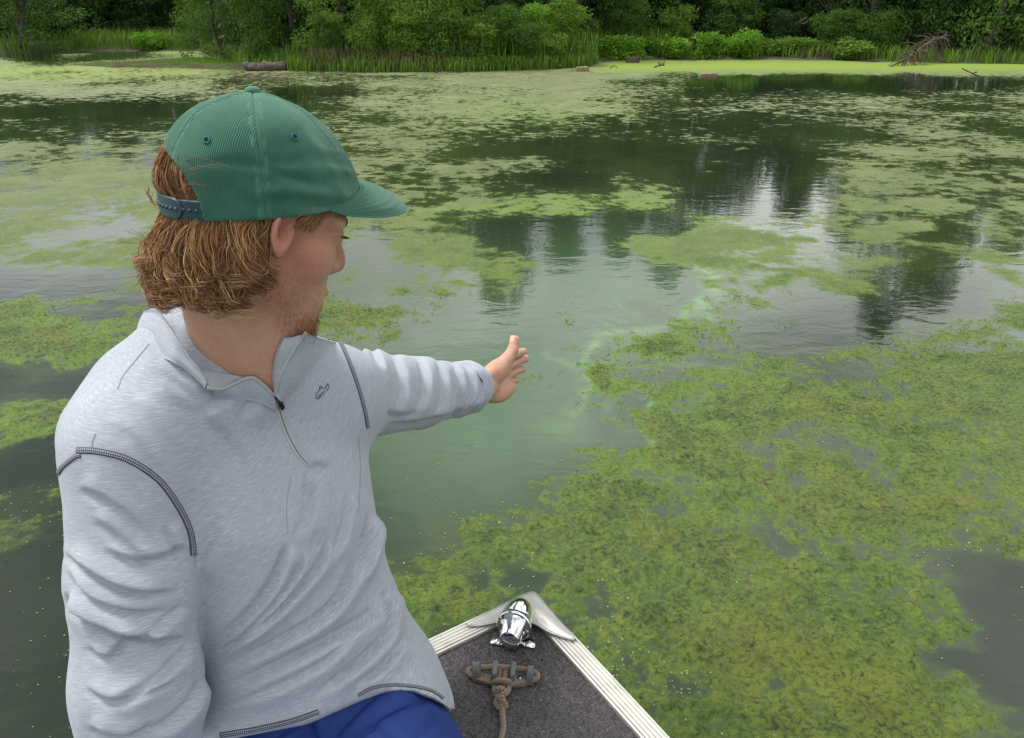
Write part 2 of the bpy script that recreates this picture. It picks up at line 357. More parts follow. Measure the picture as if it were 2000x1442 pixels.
def water_attrs(X_, Y_):
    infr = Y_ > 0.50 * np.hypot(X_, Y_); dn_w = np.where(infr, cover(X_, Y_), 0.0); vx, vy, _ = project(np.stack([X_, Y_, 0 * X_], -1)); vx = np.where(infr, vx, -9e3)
    jx, jy = X_ + 0.07 * fbm(X_, Y_, 3.0, 4, 0.6, 201), Y_ + 0.07 * fbm(X_, Y_, 3.0, 4, 0.6, 231)
    def trail(pl, w):                            # drifting film: distance to a path on the water, width in metres
        d_, _, t_ = poly_dist(jx, jy, catmull(wl(pl), 24)); return np.exp(-(d_ / w) ** 2)
    scum = 0.9 * trail([(1380, 520), (1400, 560), (1370, 610), (1290, 650), (1215, 655)], 0.055) + 0.9 * trail([(1215, 655), (1180, 680), (1150, 720), (1140, 760), (1120, 800)], 0.020) + 0.7 * trail([(1300, 690), (1370, 715), (1440, 735)], 0.035)
    scum += 0.6 * trail([(1150, 720), (1180, 735), (1150, 760)], 0.016) + 0.45 * trail([(1060, 700), (1120, 730), (1170, 770), (1200, 800)], 0.03) + 0.9 * trail([(1290, 790), (1285, 830), (1270, 860)], 0.02) + 0.30 * trail([(1180, 690), (1130, 720), (1120, 790), (1100, 850)], 0.06)
    scum += 0.55 * np.exp(-((dn_w + 0.22 * fbm(X_, Y_, 5.0, 3, 0.6, 281) + 0.26) / 0.13) ** 2) * np.exp(-(((vx - 1270) / 130) ** 2 + ((vy - 690) / 150) ** 2))
    scum = np.where(infr, np.clip(1.0 * scum * (0.85 + 0.45 * fbm(X_, Y_, 14, 3, 0.6, 251)), 0, 1), 0)
    murk = np.where(infr, sstep(-0.75, 0.35, dn_w + 0.15 * fbm(X_, Y_, 2.5, 4, 0.6, 261)), 0.3)
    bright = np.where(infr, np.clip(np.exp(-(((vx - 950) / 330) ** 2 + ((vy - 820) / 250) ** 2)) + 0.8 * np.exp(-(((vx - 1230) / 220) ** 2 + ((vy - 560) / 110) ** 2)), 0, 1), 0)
    return scum, murk, bright
def water_shader(m, rough=0.03):
    """Murky pond water: colour from silt, drifting film and nearby weed; returns the shader socket."""
    a_s, a_m, a_b = m.attr('scum'), m.attr('murk'), m.attr('silt'); co = m.coord(); mp = lambda s3, rz=0.0: m.n('ShaderNodeMapping', {'Vector': co, 'Scale': s3, 'Rotation': (0, 0, rz)}).outputs[0]
    n_e = m.noise(mp((6, 6, 1)), 1.0, 5, 0.65, 0.8); n_g = m.noise(mp((38, 38, 1)), 1.0, 4, 0.7, 0.8)
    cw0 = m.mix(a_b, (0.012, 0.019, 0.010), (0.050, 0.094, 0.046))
    cw1 = m.mix(m.math('MULTIPLY', a_m, m.math('ADD', m.math('MULTIPLY', n_e, 0.7), m.math('MULTIPLY', n_g, 0.5)), True), cw0, (0.042, 0.060, 0.022))
    cw2 = m.mix(m.math('MULTIPLY', a_s, m.math('ADD', 0.60, m.math('MULTIPLY', n_e, 0.5)), True), cw1, (0.088, 0.172, 0.062))
    h1 = m.noise(mp((5, 9, 1), 0.3), 1.0, 2, 0.5, 0.5); h2 = m.noise(mp((22, 40, 1), 0.35), 1.0, 2, 0.5)
    bp = m.n('ShaderNodeBump', {'Height': m.math('ADD', h1, m.math('MULTIPLY', h2, 0.12)), 'Distance': 0.010, 'Strength': 0.15, 'Normal': m.n('ShaderNodeCombineXYZ', {'X': 0.0, 'Y': 0.0, 'Z': 1.0}).outputs[0]})
    p = m.n('ShaderNodeBsdfPrincipled', {'Base Color': cw2, 'Roughness': rough, 'IOR': 1.42, 'Normal': bp.outputs[0]})
    return p.outputs[0]
# ---- weed: a sheet with real relief, kept where it breaks the surface
NAZ, NDE = 1060, 500
azs = np.linspace(R(-52), R(52), NAZ); des = np.linspace(R(2.9), R(53), NDE) ** 1.0
AZ, DE = np.meshgrid(azs, des, indexing='ij'); RR = CAM[2] / np.tan(DE); WX, WY = RR * np.sin(AZ), RR * np.cos(AZ)
cell = RR * (azs[1] - azs[0]); cell_r = np.abs(np.gradient(RR, axis=1))
cellm = np.sqrt(cell * cell_r)
warp1 = fbm(WX, WY, 1.1, 3, 0.5, 71); warp2 = fbm(WX, WY, 1.1, 3, 0.5, 91)
wx, wy = WX + 0.10 * warp1 * np.minimum(1, RR / 3), WY + 0.10 * warp2 * np.minimum(1, RR / 3)
DN = cover(WX, WY)
farw = sstep(3.0, 7.0, RR)
big_n = fbm(wx, wy, 0.8, 2, 0.6, 5, cellm) * 0.40
med_n = fbm(wx, wy, 3.2, 3, 0.62, 15, cellm) * 0.42
fine_n = fbm(wx, wy, 26, 4, 0.66, 25, cellm) * 0.26
field = DN * 0.80 + big_n * (0.55 + 0.05 * farw) + med_n * (1.25 - 0.80 * farw) + fine_n * (1.2 - 0.5 * farw) - 0.07 + 0.00 * farw * sstep(R(3.6), R(5.2), DE)
tex = fbm(wx, wy, 45, 4, 0.75, 35, cellm); tex2 = np.abs(fbm(wx + 0.02 * tex, wy, 60, 3, 0.7, 55, cellm))
nearw = sstep(5.0, 1.5, RR); clump = np.clip(0.5 + 0.5 * fbm(wx, wy, 9, 3, 0.55, 65, cellm), 0, 1)
zz = np.clip(field - 0.14 * nearw, -0.6, 0.8); zz = np.where(zz > 0, (0.006 + 0.013 * clump ** 1.5) * (1 - np.exp(-zz * 4.0)), zz * 0.02)
zz = zz * (0.35 + 0.65 * nearw) + np.where(field > 0, (tex * 0.0050 + (0.35 - tex2) * 0.0045) * nearw * np.clip((field - 0.14) * 4, 0, 1), 0)
zz = np.maximum(zz, 0.0003 + 0.0019 * sstep(-0.20, 0.05, field + 0.35 * farw))
WPOS = np.stack([WX, WY, zz], -1).reshape(-1, 3)
keep_v = (field > -0.22 - 0.40 * farw).reshape(-1)
q_ = grid_faces(NAZ, NDE); kq = keep_v[q_].any(1); q_ = q_[kq]
used = np.unique(q_); remap = np.full(len(WPOS), -1); remap[used] = np.arange(len(used))
# kinds of weed: 0 = yellow green silk weed near by, 1 = pale duckweed far out
pxs, pys, _ = project(WPOS[used])
kind_ = sstep(300, 120, pys) * 0.75 + 0.5 * sstep(620, 380, pys); kind_ = np.clip(kind_ + 0.25 * big_n.reshape(-1)[used], 0, 1)
lime = np.exp(-((pys - 128) / 12.0) ** 2) * sstep(1130, 1200, pxs) + np.exp(-((pys - 100) / 4.0) ** 2) * sstep(420, 380, pxs) * sstep(100, 160, pxs) + 0.6 * np.exp(-((pys - 140) / 22) ** 2) * sstep(500, 300, pxs)
fresh = 0.45 * sstep(300, 600, pys) + np.exp(-(((pxs - 1270) / 190) ** 2 + ((pys - 730) / 210) ** 2)) + np.exp(-(((pxs - 90) / 140) ** 2 + ((pys - 740) / 130) ** 2)) + np.exp(-(((pxs - 1150) / 260) ** 2 + ((pys - 420) / 40) ** 2)) + 0.5 * np.exp(-(((pxs - 1050) / 200) ** 2 + ((pys - 215) / 30) ** 2))
fv = field.reshape(-1)[used]
m = Mat('pond_weed'); k_, li, fr_, de_ = m.attr('kind'), m.attr('lime'), m.attr('fresh'), m.attr('depth'); co = m.coord()
def scm(s3): return m.n('ShaderNodeMapping', {'Vector': co, 'Scale': s3}).outputs[0]
n_a = m.noise(scm((9, 9, 1)), 1.0, 5, 0.65, 0.4); n_b = m.noise(scm((70, 70, 40)), 1.0, 5, 0.72, 0.6); n_c = m.noise(scm((320, 320, 200)), 1.0, 3, 0.7)
n_d = m.noise(scm((2.2, 2.2, 1)), 1.0, 4, 0.6, 0.5)
silk = m.ramp(m.math('ADD', m.math('MULTIPLY', n_a, 0.45), m.math('MULTIPLY', n_b, 0.55)), [(0.33, (0.016, 0.028, 0.008)), (0.43, (0.036, 0.070, 0.013)), (0.50, (0.075, 0.125, 0.020)), (0.57, (0.125, 0.165, 0.024)), (0.68, (0.190, 0.205, 0.048))])
silk = m.mix(m.math('MULTIPLY', m.math('SUBTRACT', n_d, 0.47, True), 2.6, True), silk, (0.150, 0.145, 0.018))
silk = m.mix(m.math('MULTIPLY', m.math('SUBTRACT', n_c, 0.40, True), 0.9, True), silk, (0.080, 0.130, 0.036))
silk = m.mix(m.math('MULTIPLY', m.math('SUBTRACT', 0.48, n_b, True), 6.5, True), silk, (0.016, 0.022, 0.009))
duck = m.ramp(m.math('ADD', m.math('MULTIPLY', n_d, 0.5), m.math('MULTIPLY', n_b, 0.5)), [(0.35, (0.078, 0.098, 0.040)), (0.5, (0.150, 0.172, 0.078)), (0.65, (0.230, 0.252, 0.125))])
colr_ = m.mix(k_, silk, duck)
colr_ = m.mix(m.math('MULTIPLY', fr_, m.math('SUBTRACT', 1.0, m.math('MULTIPLY', de_, 1.6), True), True), colr_, (0.130, 0.235, 0.030))
colr_ = m.mix(li, colr_, (0.210, 0.300, 0.045))
m.set(Base_Color=colr_, Roughness=0.62, Specular_IOR_Level=0.30)
m.bump(m.math('ADD', m.math('MULTIPLY', n_b, 0.6), m.math('MULTIPLY', n_c, 0.4)), 0.014, 1.0)
brk = m.math('ADD', m.math('MULTIPLY', m.math('SUBTRACT', m.noise(scm((7, 7, 1)), 1.0, 9, 0.74, 0.3), 0.5), m.math('ADD', 1.1, m.math('MULTIPLY', m.attr('kind'), 2.6))), m.math('MULTIPLY', m.math('SUBTRACT', m.noise(scm((55, 55, 1)), 1.0, 5, 0.75), 0.5), 0.55))
msk = m.n('ShaderNodeMapRange', {'Value': m.math('ADD', m.attr('field'), brk), 'From Min': -0.035, 'From Max': m.math('ADD', 0.035, m.math('MULTIPLY', m.math('SUBTRACT', 1.0, k_), 0.32))}).outputs[0]
mxw = m.n('ShaderNodeMixShader', {'Fac': msk}); m.t.links.new(water_shader(m, 0.03), mxw.inputs[1]); m.t.links.new(m.b.outputs[0], mxw.inputs[2]); m.t.links.new(mxw.outputs[0], m.out.inputs['Surface'])
sc_u, mu_u, si_u = water_attrs(WPOS[used][:, 0], WPOS[used][:, 1])
weed = mesh_obj('pond_weed', WPOS[used], remap[q_], m.m, attrs={'kind': kind_, 'lime': np.clip(lime, 0, 1), 'fresh': np.clip(fresh, 0, 1) , 'depth': np.clip(fv, 0, 1), 'field': np.clip(fv, -1, 1), 'scum': sc_u, 'murk': mu_u, 'silt': si_u})
tag(weed, kind='stuff')
# loose filaments standing out of the nearer weed
cand = np.where((fv > 0.03) & (WPOS[used][:, 1] < 4.2) & (WPOS[used][:, 1] > 0.7))[0]; pr_ = np.clip(WPOS[used][cand, 1] / 1.6, 0.5, 2.0) ** 2; pick = RNG.choice(cand, 48000, p=pr_ / pr_.sum()); p0 = WPOS[used][pick] + np.stack([RNG.normal(0, 0.003, 48000), RNG.normal(0, 0.003, 48000), np.full(48000, -0.001)], 1)
dr = norm(RNG.normal(0, 1, (48000, 3)) * [1, 1, 0.35] + [0, 0, 0.25]); ln_ = RNG.uniform(0.004, 0.012, 48000)[:, None] * np.clip(p0[:, 1:2] / 1.6, 0.8, 2.2); sd0 = norm(np.cross(dr, RNG.normal(0, 1, (48000, 3)) + [0, 0, 1])) * 0.0006 * np.clip(p0[:, 1:2] / 1.6, 0.8, 2.2)
fq = np.stack([p0 - sd0, p0 + sd0, p0 + dr * ln_ + sd0 * 0.4, p0 + dr * ln_ - sd0 * 0.4], 1).reshape(-1, 3)
m = Mat('weed_filament'); n_l = m.noise(m.coord('Object', (2.2, 2.2, 1)), 1.0, 4, 0.6); tn_ = m.attr('tone')
m.set(Base_Color=m.mix(m.math('MULTIPLY', m.math('SUBTRACT', n_l, 0.42, True), 3.0, True), m.ramp(tn_, [(0.0, (0.020, 0.040, 0.010)), (0.5, (0.060, 0.125, 0.020)), (1.0, (0.120, 0.200, 0.040))]), m.ramp(tn_, [(0.0, (0.045, 0.050, 0.010)), (0.6, (0.130, 0.150, 0.020)), (1.0, (0.200, 0.210, 0.050))])), Roughness=0.6)
tag(mesh_obj('weed_filaments', fq, np.arange(192000).reshape(-1, 4), m.m, smooth=False, attrs={'tone': np.clip(np.repeat(RNG.uniform(0, 1, 48000), 4), 0, 1)}), kind='stuff')
# ---- water surface
ang_f = np.concatenate([np.linspace(R(-53), R(53), 320), np.linspace(R(53), R(307), 50)[1:-1]])
rad_f = np.concatenate([[0.03, 0.3, 0.6, 0.8], 1.45 / np.tan(np.linspace(R(53), R(2.6), 230)), [40, 55, 75]])
A_, B_ = np.meshgrid(ang_f, rad_f, indexing='ij'); X_, Y_ = B_ * np.sin(A_), B_ * np.cos(A_)
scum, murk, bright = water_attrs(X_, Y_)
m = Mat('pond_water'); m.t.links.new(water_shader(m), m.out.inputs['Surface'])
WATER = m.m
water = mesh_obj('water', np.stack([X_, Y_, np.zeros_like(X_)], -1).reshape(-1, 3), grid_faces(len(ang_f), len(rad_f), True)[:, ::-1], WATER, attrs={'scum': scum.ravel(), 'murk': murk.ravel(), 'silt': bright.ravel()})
tag(water, kind='structure')
# ---- duckweed fronds and bits adrift on the near water
nfr = 5200; fa = RNG.uniform(R(-40), R(40), nfr * 6); fd = np.arctan(np.tan(R(9)) + (np.tan(R(52)) - np.tan(R(9))) * RNG.uniform(0, 1, nfr * 6)); fr0 = CAM[2] / np.tan(fd); fx, fy = fr0 * np.sin(fa), fr0 * np.cos(fa)
dens = np.exp(-(cover(fx, fy) / 0.45) ** 2) * (0.5 + noise2(fx * 3, fy * 3, 301)) + 0.10
sel = np.where(RNG.uniform(0, 1, len(fx)) < np.clip(dens, 0, 1) * 0.55)[0][:nfr]
VV, FF = [], []; c6 = np.linspace(0, 2 * np.pi, 6, endpoint=False)
for n_, i in enumerate(sel):
    r_ = RNG.uniform(0.0010, 0.0026); a0 = RNG.uniform(0, 6.28); e_ = RNG.uniform(0.55, 1)
    ring_ = np.stack([fx[i] + r_ * np.cos(c6 + a0), fy[i] + r_ * e_ * np.sin(c6 + a0), np.full(6, 0.0025)], 1); VV.append(ring_); VV.append(np.array([[fx[i], fy[i], 0.0042]]))
    for k in range(6): FF.append((n_ * 7 + k, n_ * 7 + (k + 1) % 6, n_ * 7 + 6))
m = Mat('duckweed_frond'); rnd = m.noise(m.coord('Object', (40, 40, 1)), 1.0, 1); m.set(Base_Color=m.ramp(rnd, [(0.35, (0.20, 0.26, 0.05)), (0.55, (0.36, 0.42, 0.10)), (0.7, (0.55, 0.55, 0.26))]), Roughness=0.5)
tag(mesh_obj('duckweed', np.vstack(VV), np.array(FF), m.m, smooth=False), kind='stuff')
# ================================================================== the far shore
SHX = [-900, -300, 0, 150, 390, 410, 470, 560, 700, 900, 1050, 1150, 1175, 1250, 1480, 1700, 1850, 2000, 2400, 3000]
SHY = [112, 106, 104.5, 100, 100, 112, 134, 139, 142, 141, 137, 131, 121, 118, 117, 121, 125, 126, 130, 136]
_b = np.array([on_plane(x, y)[:2] for x, y in zip(SHX, SHY)]); _a, _r = pol(_b)
def shore_r(az): return np.interp(az, _a, _r)
def at_shore(px, back, py=None):
    """Ground point at a bearing of the photograph, a number of metres behind the waterline."""
    p = on_plane(px, 130 if py is None else py)[:2]; az = math.atan2(p[0], p[1]); r_ = shore_r(az) + back if py is None else np.hypot(*p)
    return np.array([r_ * math.sin(az), r_ * math.cos(az), ground_z(back) if py is None else 0.0])
def ground_z(back): return float(np.interp(back, [-1.5, 0, 0.5, 2, 6, 30], [-0.30, 0.0, 0.06, 0.16, 0.35, 1.3]))
taz = np.linspace(R(-60), R(60), 260); tb = np.concatenate([np.linspace(-1.5, 3, 26), np.linspace(3.5, 45, 20)])
TA_, TBK = np.meshgrid(taz, tb, indexing='ij'); rr_ = np.array([shore_r(a) for a in taz])[:, None] + TBK + 0.25 * noise2(TA_ * 30, TBK * 0 + 3, 401) + 0.10 * noise2(TA_ * 110, TBK * 0 + 9, 402)
gz = np.interp(TBK, [-1.5, 0, 0.5, 2, 6, 30, 45], [-0.30, 0.0, 0.06, 0.16, 0.35, 1.3, 1.6]) + 0.05 * noise2(rr_ * np.sin(TA_) * 1.5, rr_ * np.cos(TA_) * 1.5, 403) * np.clip(TBK, 0, 1)
m = Mat('bank_soil'); n1 = m.noise(m.coord('Object', (3, 3, 3)), 1.0, 5, 0.65); m.set(Base_Color=m.ramp(n1, [(0.35, (0.030, 0.026, 0.014)), (0.5, (0.050, 0.052, 0.020)), (0.65, (0.060, 0.085, 0.022))]), Roughness=0.95)
bank = mesh_obj('bank', np.stack([rr_ * np.sin(TA_), rr_ * np.cos(TA_), gz], -1).reshape(-1, 3), grid_faces(260, len(tb))[:, ::-1], m.m); tag(bank, kind='structure')
# low mud flat in front of the left inlet
mp = [(110, 127), (200, 122), (300, 117), (400, 112), (480, 118), (540, 130), (545, 139), (470, 139), (400, 136), (300, 134), (190, 133)]
mw = np.array([on_plane(*p)[:2] for p in mp]); cen = mw.mean(0); rings = []
ob = catmull(np.hstack([mw, np.zeros((len(mw), 1))]), 120, True)[:, :2]
for k, f_ in enumerate(np.linspace(0, 1, 14)):
    pr = cen + (ob - cen) * (1.03 - f_ * 1.02); z_ = -0.03 + 0.085 * sstep(0, 0.35, np.full(120, f_)) + 0.018 * noise2(pr[:, 0] * 1.8, pr[:, 1] * 1.8, 411); rings.append(np.hstack([pr, z_[:, None]]))
m = Mat('mud'); n1 = m.noise(m.coord('Object', (2.2, 2.2, 2.2)), 1.0, 5, 0.7, 0.5); m.set(Base_Color=m.ramp(n1, [(0.33, (0.026, 0.026, 0.011)), (0.46, (0.055, 0.048, 0.020)), (0.56, (0.045, 0.075, 0.016)), (0.70, (0.085, 0.125, 0.026))]), Roughness=0.9, Specular_IOR_Level=0.15); m.bump(n1, 0.03)
tag(mesh_obj('mud_flat', np.stack(rings, 1).reshape(-1, 3), grid_faces(120, 14, True), m.m), kind='structure')
# ---- foliage
def leaf_mat(name, a, b, c):
    m = Mat(name); v_ = m.attr('tone'); col = m.ramp(v_, [(0.0, a), (0.5, b), (1.0, c)]); m.set(Base_Color=col, Roughness=0.7, Specular_IOR_Level=0.12)
    tr_ = m.n('ShaderNodeBsdfTranslucent', {'Color': m.mix(0.5, col, (0.10, 0.16, 0.02))}); mx = m.n('ShaderNodeMixShader', {'Fac': 0.28}); m.t.links.new(m.b.outputs[0], mx.inputs[1]); m.t.links.new(tr_.outputs[0], mx.inputs[2]); m.t.links.new(mx.outputs[0], m.out.inputs['Surface'])
    return m.m
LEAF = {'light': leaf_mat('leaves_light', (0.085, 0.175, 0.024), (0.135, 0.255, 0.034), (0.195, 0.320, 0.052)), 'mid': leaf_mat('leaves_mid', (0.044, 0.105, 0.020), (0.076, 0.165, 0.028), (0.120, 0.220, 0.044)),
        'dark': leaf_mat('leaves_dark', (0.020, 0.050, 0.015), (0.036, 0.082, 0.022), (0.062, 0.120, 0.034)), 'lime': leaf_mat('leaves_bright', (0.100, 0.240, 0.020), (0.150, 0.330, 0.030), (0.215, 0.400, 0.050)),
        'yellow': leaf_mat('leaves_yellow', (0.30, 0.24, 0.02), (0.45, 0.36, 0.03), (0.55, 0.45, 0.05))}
BARK = simple('bark', (0.060, 0.050, 0.038), 0.9, 0, 14, 0.4, 0.01)
def leaves(centers, rad, n_per, ln, wd, droop, seed):
    """Leaf quads in clumps round the given centres; returns verts, quads, tone."""
    rg = np.random.default_rng(seed); c = np.repeat(centers, n_per, 0); r_ = np.repeat(rad, n_per); k = len(c)
    d = norm(rg.normal(0, 1, (k, 3))); p = c + d * (r_ * rg.uniform(0.25, 1.0, k) ** 0.6)[:, None] * np.array([1, 1, 0.8])
    ax = norm(rg.normal(0, 1, (k, 3)) + d * 0.7 + np.array([0, 0, -droop])); sd_ = norm(np.cross(ax, rg.normal(0, 1, (k, 3)) + np.array([0, 0, 0.8])))
    l_ = ln * rg.uniform(0.6, 1.3, k)[:, None]; w_ = wd * rg.uniform(0.7, 1.3, k)[:, None]; up = norm(np.cross(ax, sd_)) * l_ * 0.08
    v = np.stack([p, p + ax * l_ * 0.45 + sd_ * w_ * 0.5 + up, p + ax * l_, p + ax * l_ * 0.45 - sd_ * w_ * 0.5 + up], 1).reshape(-1, 3)
    tone = np.clip(np.repeat(np.repeat(rg.uniform(0.15, 0.85, len(centers)), n_per) + rg.normal(0, 0.16, k), 4), 0, 1)
    return v, np.arange(4 * k).reshape(-1, 4), tone
def crown_centers(n, h, w, base, seed, top=0.75):
    rg = np.random.default_rng(seed); out = []
    while len(out) < n:
        t = rg.uniform(0, 1); wid = (w / 2) * math.sin(math.pi * min(0.97, 0.22 + 0.72 * t)) ** 0.8 * (0.75 + 0.35 * math.sin(5 * t + seed)); a = rg.uniform(0, 6.28); rr = wid * math.sqrt(rg.uniform(0.12, 1))
        out.append((rr * math.cos(a), rr * math.sin(a) * 0.85, base + (h - base) * t))
    return np.array(out)
def limbs(centers, h, r0, seed, spread=0.25):
    rg = np.random.default_rng(seed); b = Bag(); top = np.array([rg.normal(0, 0.12) * h, rg.normal(0, 0.08) * h, h * 0.72])
    tr = catmull([(0, 0, -0.1), top * 0.35 + rg.normal(0, 0.03 * h, 3) * [1, 1, 0], top * 0.7, top], 14); b.add(tube(tr, np.linspace(r0, r0 * 0.25, 14), 7))
    for i in rg.choice(len(centers), min(14, len(centers)), replace=False):
        c = centers[i]; s0 = tr[min(13, int(13 * min(0.9, max(0.05, c[2] / h * 0.7))))]
        b.add(tube(catmull([s0, (s0 + c) / 2 + [0, 0, 0.05 * h * rg.uniform(-1, 1)], c], 7), np.linspace(r0 * 0.4, r0 * 0.08, 7), 5))
    return b
HPX = ([-500, 0, 300, 420, 700, 860, 900, 1030, 1060, 1280, 1310, 1390, 1420, 1740, 1770, 1950, 1990, 2500], [4.4, 4.2, 3.8, 4.0, 5.0, 5.6, 7.4, 7.6, 6.0, 5.9, 6.5, 6.3, 5.0, 4.8, 7.4, 7.4, 5.2, 5.4])
def wood_h(px): return float(np.interp(px, *HPX))
PROTO = {}
def proto(kind, var):
    """Shared trunk and crown meshes, 1 variant per shape."""
    if (kind, var) in PROTO: return PROTO[kind, var]
    sd_ = sum(ord(ch) for ch in kind) * 7 + var * 131
    if kind == 'tree': h, w, nb_, per, cr, ln, wd, dr, base, r0 = 6.5, 4.6, 120, 105, 0.52, 0.115, 0.055, 0.35, 0.35, 0.11
    elif kind == 'willow': h, w, nb_, per, cr, ln, wd, dr, base, r0 = 4.2, 3.0, 120, 110, 0.34, 0.115, 0.022, 0.55, 0.18, 0.05
    elif kind == 'shrub': h, w, nb_, per, cr, ln, wd, dr, base, r0 = 2.0, 2.0, 70, 95, 0.27, 0.080, 0.036, 0.2, 0.08, 0.03
    else: h, w, nb_, per, cr, ln, wd, dr, base, r0 = 0.55, 0.95, 30, 80, 0.15, 0.085, 0.030, 0.0, 0.04, 0.012
    c = crown_centers(nb_, h, w, base, sd_); v, f_, t_ = leaves(c, np.random.default_rng(sd_).uniform(0.55, 1.15, nb_) * cr, per, ln, wd, dr, sd_); v[:, 2] = np.maximum(v[:, 2], 0.0)
    b = limbs(c, h, r0, sd_); PROTO[kind, var] = (mesh_data(kind + '_crown', v, f_, None, False, {'tone': t_}), mesh_data(kind + '_trunk', np.vstack(b.v), b.f, BARK)); return PROTO[kind, var]
CROWN = {}
def plant(name, label, cat, kind, tone, px, back, s=(1, 1, 1), var=0, rz=0.0, group=None, py=None):
    cr, tr = proto(kind, var); key = (kind, var, tone)
    if not cr.materials: cr.materials.append(LEAF[tone])
    if kind == 'tree': s = (s[0], s[1], wood_h(px) * (0.92 + 0.06 * var) / 6.5)
    p = at_shore(px, back, py); o = empty(name, p - [0, 0, 0.04], label, cat, group, rz); o.scale = s
    a = bpy.data.objects.new('trunk' if kind == 'tree' else 'stem', tr); b = bpy.data.objects.new('crown', cr); link(a, o); link(b, o); b.material_slots[0].link = 'OBJECT'; b.material_slots[0].material = LEAF[tone]; return o
SH = 'shrubs and trees along the far bank'
